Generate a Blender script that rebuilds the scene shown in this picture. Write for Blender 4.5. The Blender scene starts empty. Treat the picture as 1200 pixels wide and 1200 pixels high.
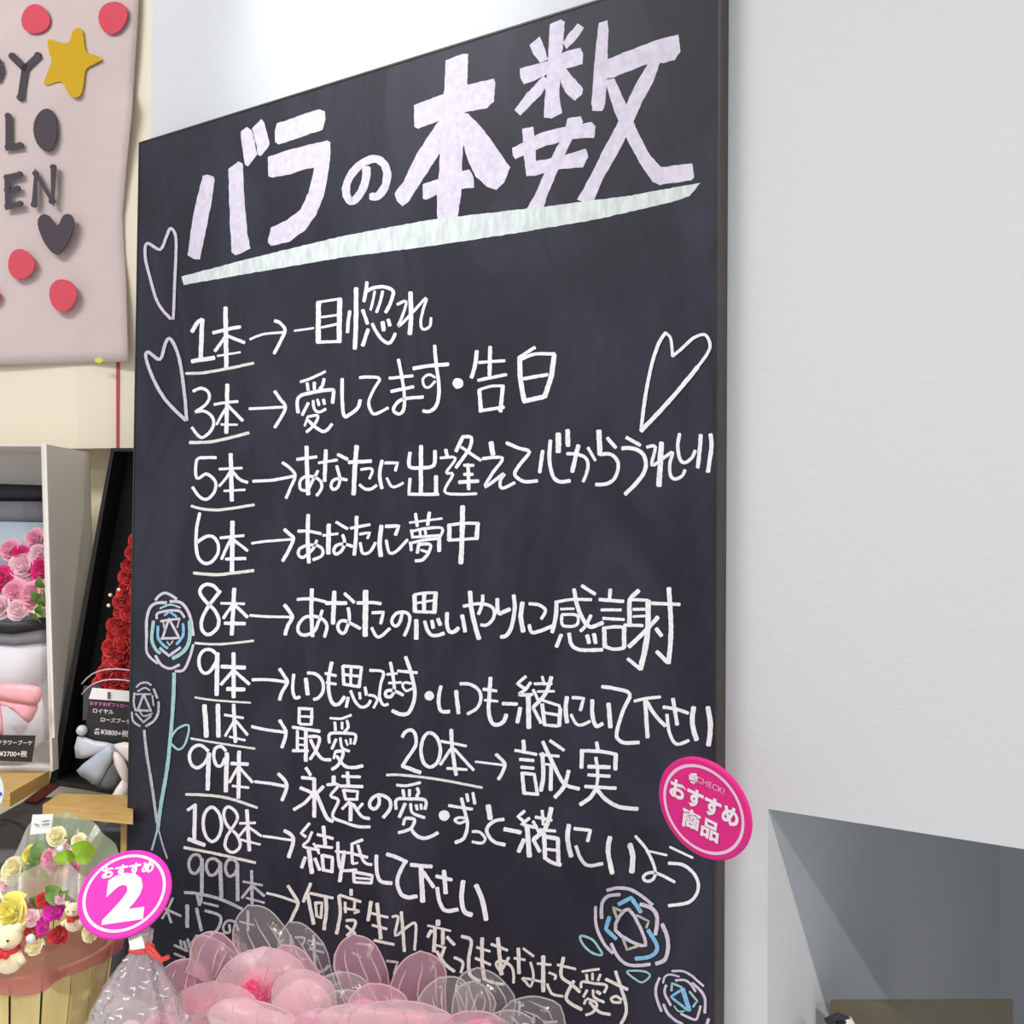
import bpy, bmesh, math, random
from mathutils import Vector, Matrix
from mathutils.geometry import tessellate_polygon
S = bpy.context.scene
C = S.collection
rnd = random.Random(7)

# ------------------------------------------------------------------ camera
FPX = 1200.0
cam_d = bpy.data.cameras.new('camera'); cam = bpy.data.objects.new('camera', cam_d); C.objects.link(cam)
cam_d.sensor_fit = 'HORIZONTAL'; cam_d.sensor_width = 36; cam_d.lens = 36; cam_d.clip_start = 0.02
CP = Vector((1.268, -0.953, 1.40))
M3 = (Matrix.Rotation(math.radians(32.86), 3, 'Z') @ Matrix.Rotation(math.radians(91.23), 3, 'X')
      @ Matrix.Rotation(math.radians(0.52), 3, 'Z'))
cam.matrix_world = Matrix.Translation(CP) @ M3.to_4x4()
S.camera = cam
S.view_settings.view_transform = 'Standard'; S.view_settings.look = 'None'
S.view_settings.exposure = 0.0; S.view_settings.gamma = 1.0; S.view_settings.use_curve_mapping = False

# ------------------------------------------------------------------ world + lights
W = bpy.data.worlds.new('world'); S.world = W; W.use_nodes = True
W.node_tree.nodes['Background'].inputs[0].default_value = (0.94, 0.97, 1.0, 1)
W.node_tree.nodes['Background'].inputs[1].default_value = 0.70

def spot(name, loc, target, power, color, angle, size, blend=0.5):
    l = bpy.data.lights.new(name, 'SPOT'); l.energy = power; l.color = color
    l.spot_size = math.radians(angle); l.spot_blend = blend; l.shadow_soft_size = size
    o = bpy.data.objects.new(name, l); C.objects.link(o); o.location = loc
    o.rotation_euler = (Vector(target) - Vector(loc)).to_track_quat('-Z', 'Y').to_euler()
def area(name, loc, target, power, color, sx, sy):
    l = bpy.data.lights.new(name, 'AREA'); l.energy = power; l.color = color
    l.shape = 'RECTANGLE'; l.size = sx; l.size_y = sy
    o = bpy.data.objects.new(name, l); C.objects.link(o); o.location = loc
    o.rotation_euler = (Vector(target) - Vector(loc)).to_track_quat('-Z', 'Y').to_euler()
spot('downlight_near', (3.30, -1.36, 2.98), (1.0, 0.0, 0.6), 195, (1.0, 0.89, 0.76), 60, 0.018, 1.0)
spot('downlight_far', (4.20, -2.46, 2.98), (1.0, 0.0, 0.7), 125, (0.88, 0.97, 1.0), 50, 0.03, 1.0)
spot('downlight_over_board', (0.36, -0.42, 2.92), (0.43, 0.02, 2.10), 60, (0.96, 0.98, 1.0), 38, 0.05, 1.0)
spot('fill_spot_flowers', (0.35, -1.25, 2.95), (0.02, -0.25, 0.95), 60, (1.0, 0.97, 0.93), 34, 0.06, 0.9)  # unseen spot added to brighten the basket and pink tag
area('fill_area_left', (-0.25, -1.5, 2.95), (-0.3, 0.0, 1.2), 32, (1.0, 0.98, 0.95), 1.2, 0.4)  # added fill from an unseen source, lifts the banner and flower boxes
area('fill_area_shop', (1.2, -2.6, 2.95), (0.9, 0.0, 1.1), 2, (0.95, 0.98, 1.0), 1.2, 1.2)  # weak added fill, no panel in view; gives the film something to reflect

# ------------------------------------------------------------------ pixel rays -> places in the room
def ray(px, py):
    return M3 @ Vector(((px - 600) / FPX, -(py - 600) / FPX, -1.0))
def P(px, py, Z):                       # point at depth Z
    return CP + ray(px, py) * Z
def onY(px, py, y):
    d = ray(px, py); return CP + d * ((y - CP.y) / d.y)
def onX(px, py, x):
    d = ray(px, py); return CP + d * ((x - CP.x) / d.x)
def onPlane(px, py, p0, n):
    d = ray(px, py); return CP + d * ((p0 - CP).dot(n) / d.dot(n))
RV = (M3 @ Vector((1, 0, 0))); UV = (M3 @ Vector((0, 1, 0))); FV = (M3 @ Vector((0, 0, -1)))

# ------------------------------------------------------------------ materials
def lin(c):
    return tuple(((v/255)/12.92 if v/255 <= .04045 else ((v/255+.055)/1.055)**2.4) for v in c) + (1,)
MATS = {}
def mat(name, rgb, rough=.6, noise=0, nscale=30, bump=0, bscale=80, spec=.5, metal=0, sheen=0, rgb2=None, sss=0, stretch=None, bdist=.001):
    if name in MATS: return MATS[name]
    m = bpy.data.materials.new(name); m.use_nodes = True; MATS[name] = m
    nt = m.node_tree; b = nt.nodes['Principled BSDF']
    b.inputs['Roughness'].default_value = rough; b.inputs['Metallic'].default_value = metal
    b.inputs['Specular IOR Level'].default_value = spec
    if sheen: b.inputs['Sheen Weight'].default_value = sheen
    if sss: b.inputs['Subsurface Weight'].default_value = sss; b.inputs['Subsurface Scale'].default_value = .01
    c1 = lin(rgb)
    tc = nt.nodes.new('ShaderNodeTexCoord'); co = tc.outputs['Object']
    if stretch:
        mp = nt.nodes.new('ShaderNodeMapping'); mp.inputs['Scale'].default_value = stretch
        nt.links.new(co, mp.inputs[0]); co = mp.outputs[0]
    if noise or rgb2:
        n = nt.nodes.new('ShaderNodeTexNoise'); n.inputs['Scale'].default_value = nscale; n.inputs['Detail'].default_value = 6
        nt.links.new(co, n.inputs['Vector'])
        r = nt.nodes.new('ShaderNodeValToRGB')
        r.color_ramp.elements[0].position = .35; r.color_ramp.elements[1].position = .65
        c2 = lin(rgb2) if rgb2 else tuple(v*(1-noise) for v in c1[:3]) + (1,)
        r.color_ramp.elements[0].color = c2; r.color_ramp.elements[1].color = c1
        nt.links.new(n.outputs['Fac'], r.inputs[0]); nt.links.new(r.outputs[0], b.inputs['Base Color'])
    else:
        b.inputs['Base Color'].default_value = c1
    if bump:
        n2 = nt.nodes.new('ShaderNodeTexNoise'); n2.inputs['Scale'].default_value = bscale; n2.inputs['Detail'].default_value = 4
        nt.links.new(co, n2.inputs['Vector'])
        bp = nt.nodes.new('ShaderNodeBump'); bp.inputs['Strength'].default_value = bump; bp.inputs['Distance'].default_value = bdist
        nt.links.new(n2.outputs['Fac'], bp.inputs['Height']); nt.links.new(bp.outputs[0], b.inputs['Normal'])
    return m
def film(name, rgb, opac, rough=.12, bump=.0, bscale=60, spec=1.0, trans=.5):
    """thin sheer film or organza: partly see-through"""
    if name in MATS: return MATS[name]
    m = bpy.data.materials.new(name); m.use_nodes = True; MATS[name] = m
    nt = m.node_tree; nt.nodes.clear(); N = nt.nodes.new; L = nt.links.new
    out = N('ShaderNodeOutputMaterial'); mix = N('ShaderNodeMixShader'); tr = N('ShaderNodeBsdfTransparent')
    pb = N('ShaderNodeBsdfPrincipled'); pb.inputs['Base Color'].default_value = lin(rgb); pb.inputs['Roughness'].default_value = .5
    tl = N('ShaderNodeBsdfTranslucent'); tl.inputs[0].default_value = lin(rgb)
    gl = N('ShaderNodeBsdfGlossy'); gl.inputs['Roughness'].default_value = rough
    m1 = N('ShaderNodeMixShader'); m1.inputs[0].default_value = trans
    L(pb.outputs[0], m1.inputs[1]); L(tl.outputs[0], m1.inputs[2])
    mix.inputs[0].default_value = opac; L(tr.outputs[0], mix.inputs[1]); L(m1.outputs[0], mix.inputs[2])
    fr = N('ShaderNodeFresnel'); fr.inputs[0].default_value = 1.45
    mm = N('ShaderNodeMath'); mm.operation = 'MULTIPLY'; mm.inputs[1].default_value = spec; L(fr.outputs[0], mm.inputs[0])
    m2 = N('ShaderNodeMixShader'); L(mm.outputs[0], m2.inputs[0]); L(mix.outputs[0], m2.inputs[1]); L(gl.outputs[0], m2.inputs[2])
    if bump:
        tc = N('ShaderNodeTexCoord'); n2 = N('ShaderNodeTexNoise'); n2.inputs['Scale'].default_value = bscale; n2.inputs['Detail'].default_value = 3
        L(tc.outputs['Object'], n2.inputs['Vector'])
        bp = N('ShaderNodeBump'); bp.inputs['Strength'].default_value = bump; bp.inputs['Distance'].default_value = .004
        L(n2.outputs['Fac'], bp.inputs['Height'])
        for s in (gl, pb, fr): L(bp.outputs[0], s.inputs['Normal'])
    L(m2.outputs[0], out.inputs[0]); return m

# ------------------------------------------------------------------ object helpers
ORG = {}
def tag(o, label=None, cat=None, group=None, kind=None):
    if label: o['label'] = label
    if cat: o['category'] = cat
    if group: o['group'] = group
    if kind: o['kind'] = kind
    return o
def thing(name, loc, label, cat, group=None):
    o = bpy.data.objects.new(name, None); C.objects.link(o); o.location = loc; o.empty_display_size = .02
    ORG[o] = Vector(loc); return tag(o, label, cat, group)
def mesh(name, V, F, m, parent=None, smooth=False, base=None, label=None, recalc=False):
    org = ORG[parent] if parent is not None else (Vector(base) if base is not None else Vector((0, 0, 0)))
    me = bpy.data.meshes.new(name)
    me.from_pydata([tuple(Vector(v) - org) for v in V], [], F)
    if recalc:
        bm = bmesh.new(); bm.from_mesh(me); bmesh.ops.recalc_face_normals(bm, faces=bm.faces); bm.to_mesh(me); bm.free()
    if smooth: me.polygons.foreach_set('use_smooth', [True]*len(me.polygons))
    me.materials.append(m); me.update()
    o = bpy.data.objects.new(name, me); C.objects.link(o)
    if parent is not None: o.parent = parent
    else: o.location = org
    ORG[o] = org
    if label: o['label'] = label
    return o
class G:
    def __init__(s): s.V = []; s.F = []
    def add(s, V, F):
        n = len(s.V); s.V += [Vector(v) for v in V]; s.F += [tuple(i + n for i in f) for f in F]; return s
    def hexa(s, p):     # 8 points: bottom loop 0-3, top loop 4-7
        return s.add(p, [(3,2,1,0),(4,5,6,7),(0,1,5,4),(1,2,6,5),(2,3,7,6),(3,0,4,7)])
    def box(s, a, b):
        (x0,y0,z0),(x1,y1,z1) = a, b
        return s.hexa([(x0,y0,z0),(x1,y0,z0),(x1,y1,z0),(x0,y1,z0),(x0,y0,z1),(x1,y0,z1),(x1,y1,z1),(x0,y1,z1)])
    def tube(s, pts, r, n=6, cap=True):
        pts = [Vector(p) for p in pts]; rs = r if isinstance(r, (list, tuple)) else [r]*len(pts)
        base = len(s.V); up = None
        for i, p in enumerate(pts):
            t = (pts[min(i+1, len(pts)-1)] - pts[max(i-1, 0)]).normalized()
            a = t.orthogonal().normalized() if up is None else (up - t*up.dot(t)).normalized()
            up = a; b = t.cross(a)
            for k in range(n):
                q = 2*math.pi*k/n; s.V.append(p + (a*math.cos(q) + b*math.sin(q))*rs[i])
        for i in range(len(pts)-1):
            for k in range(n):
                s.F.append((base+i*n+k, base+i*n+(k+1)%n, base+(i+1)*n+(k+1)%n, base+(i+1)*n+k))
        if cap:
            s.F.append(tuple(base+k for k in range(n))[::-1]); s.F.append(tuple(base+(len(pts)-1)*n+k for k in range(n)))
        return s
    def build(s, name, m, parent=None, **k): return mesh(name, s.V, s.F, m, parent, **k)
def smooth_pts(pts, k=4):
    if len(pts) < 3: return pts
    out = []
    closed = pts[0] == pts[-1]
    n = len(pts)
    for i in range(n-1):
        p1, p2 = pts[i], pts[i+1]
        p0 = pts[i-1] if i > 0 else (pts[-2] if closed else p1)
        p3 = pts[i+2] if i+2 < n else (pts[1] if closed else p2)
        for j in range(k):
            t = j/k
            out.append(tuple(.5*((2*p1[a]) + (-p0[a]+p2[a])*t*1.0 + (2*p0[a]-5*p1[a]+4*p2[a]-p3[a])*t*t + (-p0[a]+3*p1[a]-3*p2[a]+p3[a])*t**3) for a in (0, 1)))
    out.append(tuple(pts[-1])); return out
def poly2d(pts):
    return [tuple(t) for t in tessellate_polygon([[Vector((p[0], p[1], 0)) for p in pts]])]
def slab(g, pts2, f, thick_vec):   # outline (closed, 2D) mapped by f to 3D, extruded along thick_vec
    tr = poly2d(pts2); n = len(pts2)
    A = [f(*p) for p in pts2]; B = [a + thick_vec for a in A]
    g.add(A + B, tr + [(c+n, b+n, a+n) for a, b, c in tr] + [(i, (i+1) % n, n+(i+1) % n, n+i) for i in range(n)])
def text_geo(body, size=1.0, bold=0.0):
    cu = bpy.data.curves.new('lettering', 'FONT'); cu.body = body; cu.size = size; cu.offset = bold; cu.align_x = 'CENTER'; cu.align_y = 'CENTER'
    cu.resolution_u = 3
    o = bpy.data.objects.new('lettering', cu); C.objects.link(o); bpy.context.view_layer.update()
    me = bpy.data.meshes.new_from_object(o.evaluated_get(bpy.context.evaluated_depsgraph_get()))
    V = [v.co.copy() for v in me.vertices]; F = [tuple(p.vertices) for p in me.polygons]
    bpy.data.objects.remove(o); bpy.data.meshes.remove(me); bpy.data.curves.remove(cu)
    return V, F

# ------------------------------------------------------------------ setting
m_wall = mat('white_wallpaper', (210, 213, 218), .7, bump=.14, bscale=150, bdist=.002)
m_cream = mat('cream_wall', (243, 230, 205), .7, bump=.1, bscale=90)
WY = 0.023
cx = onY(176, 160, WY).x
nc = onY(900, 948, WY); nx = nc.x; nz = nc.z
ny = onX(1171, 1100, nx).y
def struct(name, g, m, **k):
    o = g.build(name, m, **k); o['kind'] = 'structure'; return o
g = G().box((cx, WY, 0), (nx, ny + .1, 3.0)); struct('wall_back', g, m_wall)
g = G().box((nx, WY, nz), (6, ny + .1, 3.0)); struct('wall_over_alcove', g, m_wall)
g = G().box((nx, ny, 0), (6, ny + .1, nz)); struct('wall_alcove', g, m_wall)
g = G().box((-4, -4, -.05), (6, 3, 0)); struct('floor', g, mat('grey_floor', (222, 220, 216), .5, noise=.08, nscale=4))
g = G().box((-4, -4, 3.0), (6, 3, 3.05)); struct('ceiling', g, mat('white_ceiling', (235, 235, 232), .8, bump=.1))
# fixture plane on the left
FP0 = P(100, 480, 1.80); ang = math.radians(19.6)
FX = Vector((math.cos(ang), math.sin(ang), 0)); FN = Vector((math.sin(ang), -math.cos(ang), 0))  # FN towards camera
def fx(px, py, off=0.0): return onPlane(px, py, FP0 + FN*off, FN)
a = fx(60, 500, -.09); L0 = a - FX*1.6
kx = (cx - a.x)/FX.x; L1 = a + FX*kx
wl = [L0, L1, L1 - FN*.05, L0 - FN*.05]
g = G().hexa([Vector((p.x, p.y, 0)) for p in wl] + [Vector((p.x, p.y, 3)) for p in wl]); struct('wall_left', g, m_cream)

# ------------------------------------------------------------------ chalkboard
bt = onY(163, 167, 0); BX0 = bt.x; BZ1 = bt.z; BX1 = onY(842, 600, 0).x
board = thing('chalkboard', ((BX0+BX1)/2, .01, 0), 'tall black chalkboard leaning flat on the white wall, covered in white chalk writing', 'chalkboard')
def board_mat():
    m = mat('blackboard_slate', (50, 50, 60), .5, bump=.06, bscale=300, spec=.28)
    nt = m.node_tree; N = nt.nodes.new; L = nt.links.new; b = nt.nodes['Principled BSDF']
    tc = N('ShaderNodeTexCoord'); mp = N('ShaderNodeMapping'); mp.inputs['Scale'].default_value = (5, 1, 2.2); mp.inputs['Rotation'].default_value = (0, .5, 0)
    n = N('ShaderNodeTexNoise'); n.inputs['Scale'].default_value = 1.6; n.inputs['Detail'].default_value = 8; n.inputs['Roughness'].default_value = .62; n.inputs['Distortion'].default_value = 1.2
    r = N('ShaderNodeValToRGB'); r.color_ramp.elements[0].position = .42; r.color_ramp.elements[1].position = .78
    r.color_ramp.elements[0].color = lin((32, 33, 45)); r.color_ramp.elements[1].color = lin((54, 56, 72))
    L(tc.outputs['Object'], mp.inputs[0]); L(mp.outputs[0], n.inputs['Vector']); L(n.outputs['Fac'], r.inputs[0]); L(r.outputs[0], b.inputs['Base Color'])
    return m
m_slate = board_mat(); m_frame = mat('dark_board_edge', (58, 52, 48), .5, noise=.2)
fr = .0022
G().box((BX0+fr, 0, .0), (BX1-fr, .018, BZ1-fr)).build('writing_surface', m_slate, board)
G().box((BX1-fr, -.0008, 0), (BX1, .021, BZ1)).build('edge_strip', m_frame, board)
G().box((BX0, -.0008, 0), (BX0+fr, .021, BZ1)).build('edge_strip', m_frame, board)
G().box((BX0+fr, -.0008, BZ1-fr), (BX1-fr, .021, BZ1)).build('edge_strip', m_frame, board)

m_chalk = mat('white_chalk', (247, 245, 252), .9, noise=.16, nscale=260, bump=.3, bscale=500)
m_lav = mat('lavender_chalk', (222, 215, 234), .9, noise=.16, nscale=140, bump=.3, bscale=400)
m_pale = mat('pale_green_chalk', (222, 231, 232), .9, noise=.22, nscale=160, stretch=(1, 1, .3))
m_cul = mat('cream_chalk', (236, 232, 228), .9, noise=.2, nscale=260)
m_dim = mat('faint_chalk', (196, 196, 206), .9, noise=.35, nscale=300)
m_blue = mat('blue_chalk', (135, 195, 238), .9, noise=.25, nscale=260)
m_cyan = mat('mint_chalk', (166, 208, 212), .9, noise=.25, nscale=260)
m_yel = mat('beige_chalk', (198, 196, 186), .9, noise=.3, nscale=260)
m_pk = mat('pale_lilac_chalk', (216, 206, 226), .9, noise=.2, nscale=260)
CM = dict(w=m_chalk, l=m_lav, g=m_pale, u=m_cul, d=m_dim, b=m_blue, c=m_cyan, y=m_yel, p=m_pk)
zoff = [0.0003]
def ribbon(g, pts, w):
    """pts, w in photo pixels, laid on the board's face with slightly ragged chalk edges"""
    if len(pts) == 2 and abs(pts[0][0]-pts[1][0]) + abs(pts[0][1]-pts[1][1]) < w*.35:
        c = ((pts[0][0]+pts[1][0])/2, (pts[0][1]+pts[1][1])/2)
        zoff[0] += 1.2e-6; y = -zoff[0]
        g.add([onY(c[0]+math.cos(k*.3927)*w/2*rnd.uniform(.95, 1.05), c[1]+math.sin(k*.3927)*w/2*rnd.uniform(.95, 1.05), y) for k in range(16)], [tuple(range(16))[::-1]])
        return
    # resample
    q = [pts[0]]
    for i in range(len(pts)-1):
        a, b = pts[i], pts[i+1]; d = math.hypot(b[0]-a[0], b[1]-a[1]); n = max(1, int(d/3.0))
        for k in range(1, n+1): q.append((a[0]+(b[0]-a[0])*k/n, a[1]+(b[1]-a[1])*k/n))
    n = len(q); zoff[0] += 1.2e-6; y = -zoff[0]; V = []; F = []
    def row(p, t, hw, j=.10):
        nx_, ny_ = -t[1], t[0]; l = hw*(1+rnd.uniform(-j, j)); r = hw*(1+rnd.uniform(-j, j))
        V.append(onY(p[0]+nx_*l, p[1]+ny_*l, y)); V.append(onY(p[0]-nx_*r, p[1]-ny_*r, y))
    for i, p in enumerate(q):
        a = q[max(i-1, 0)]; b = q[min(i+1, n-1)]; d = math.hypot(b[0]-a[0], b[1]-a[1]) or 1; t = ((b[0]-a[0])/d, (b[1]-a[1])/d)
        hw = w/2
        if i == 0: row((p[0]-t[0]*w*.22, p[1]-t[1]*w*.22), t, hw*.62)
        row(p, t, hw)
        if i == n-1: row((p[0]+t[0]*w*.22, p[1]+t[1]*w*.22), t, hw*.62)
    for i in range(len(V)//2-1): F.append((2*i, 2*i+2, 2*i+3, 2*i+1))
    g.add(V, F)
def board_poly(g, pts):
    zoff[0] += 1.2e-6; y = -zoff[0]
    q = []
    for i in range(len(pts)):
        a, b = pts[i], pts[(i+1) % len(pts)]; d = math.hypot(b[0]-a[0], b[1]-a[1]); n = max(1, int(d/4))
        for k in range(n):
            q.append((a[0]+(b[0]-a[0])*k/n+rnd.uniform(-.4, .4), a[1]+(b[1]-a[1])*k/n+rnd.uniform(-.4, .4)))
    g.add([onY(x, z, y) for x, z in q], poly2d(q))

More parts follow.
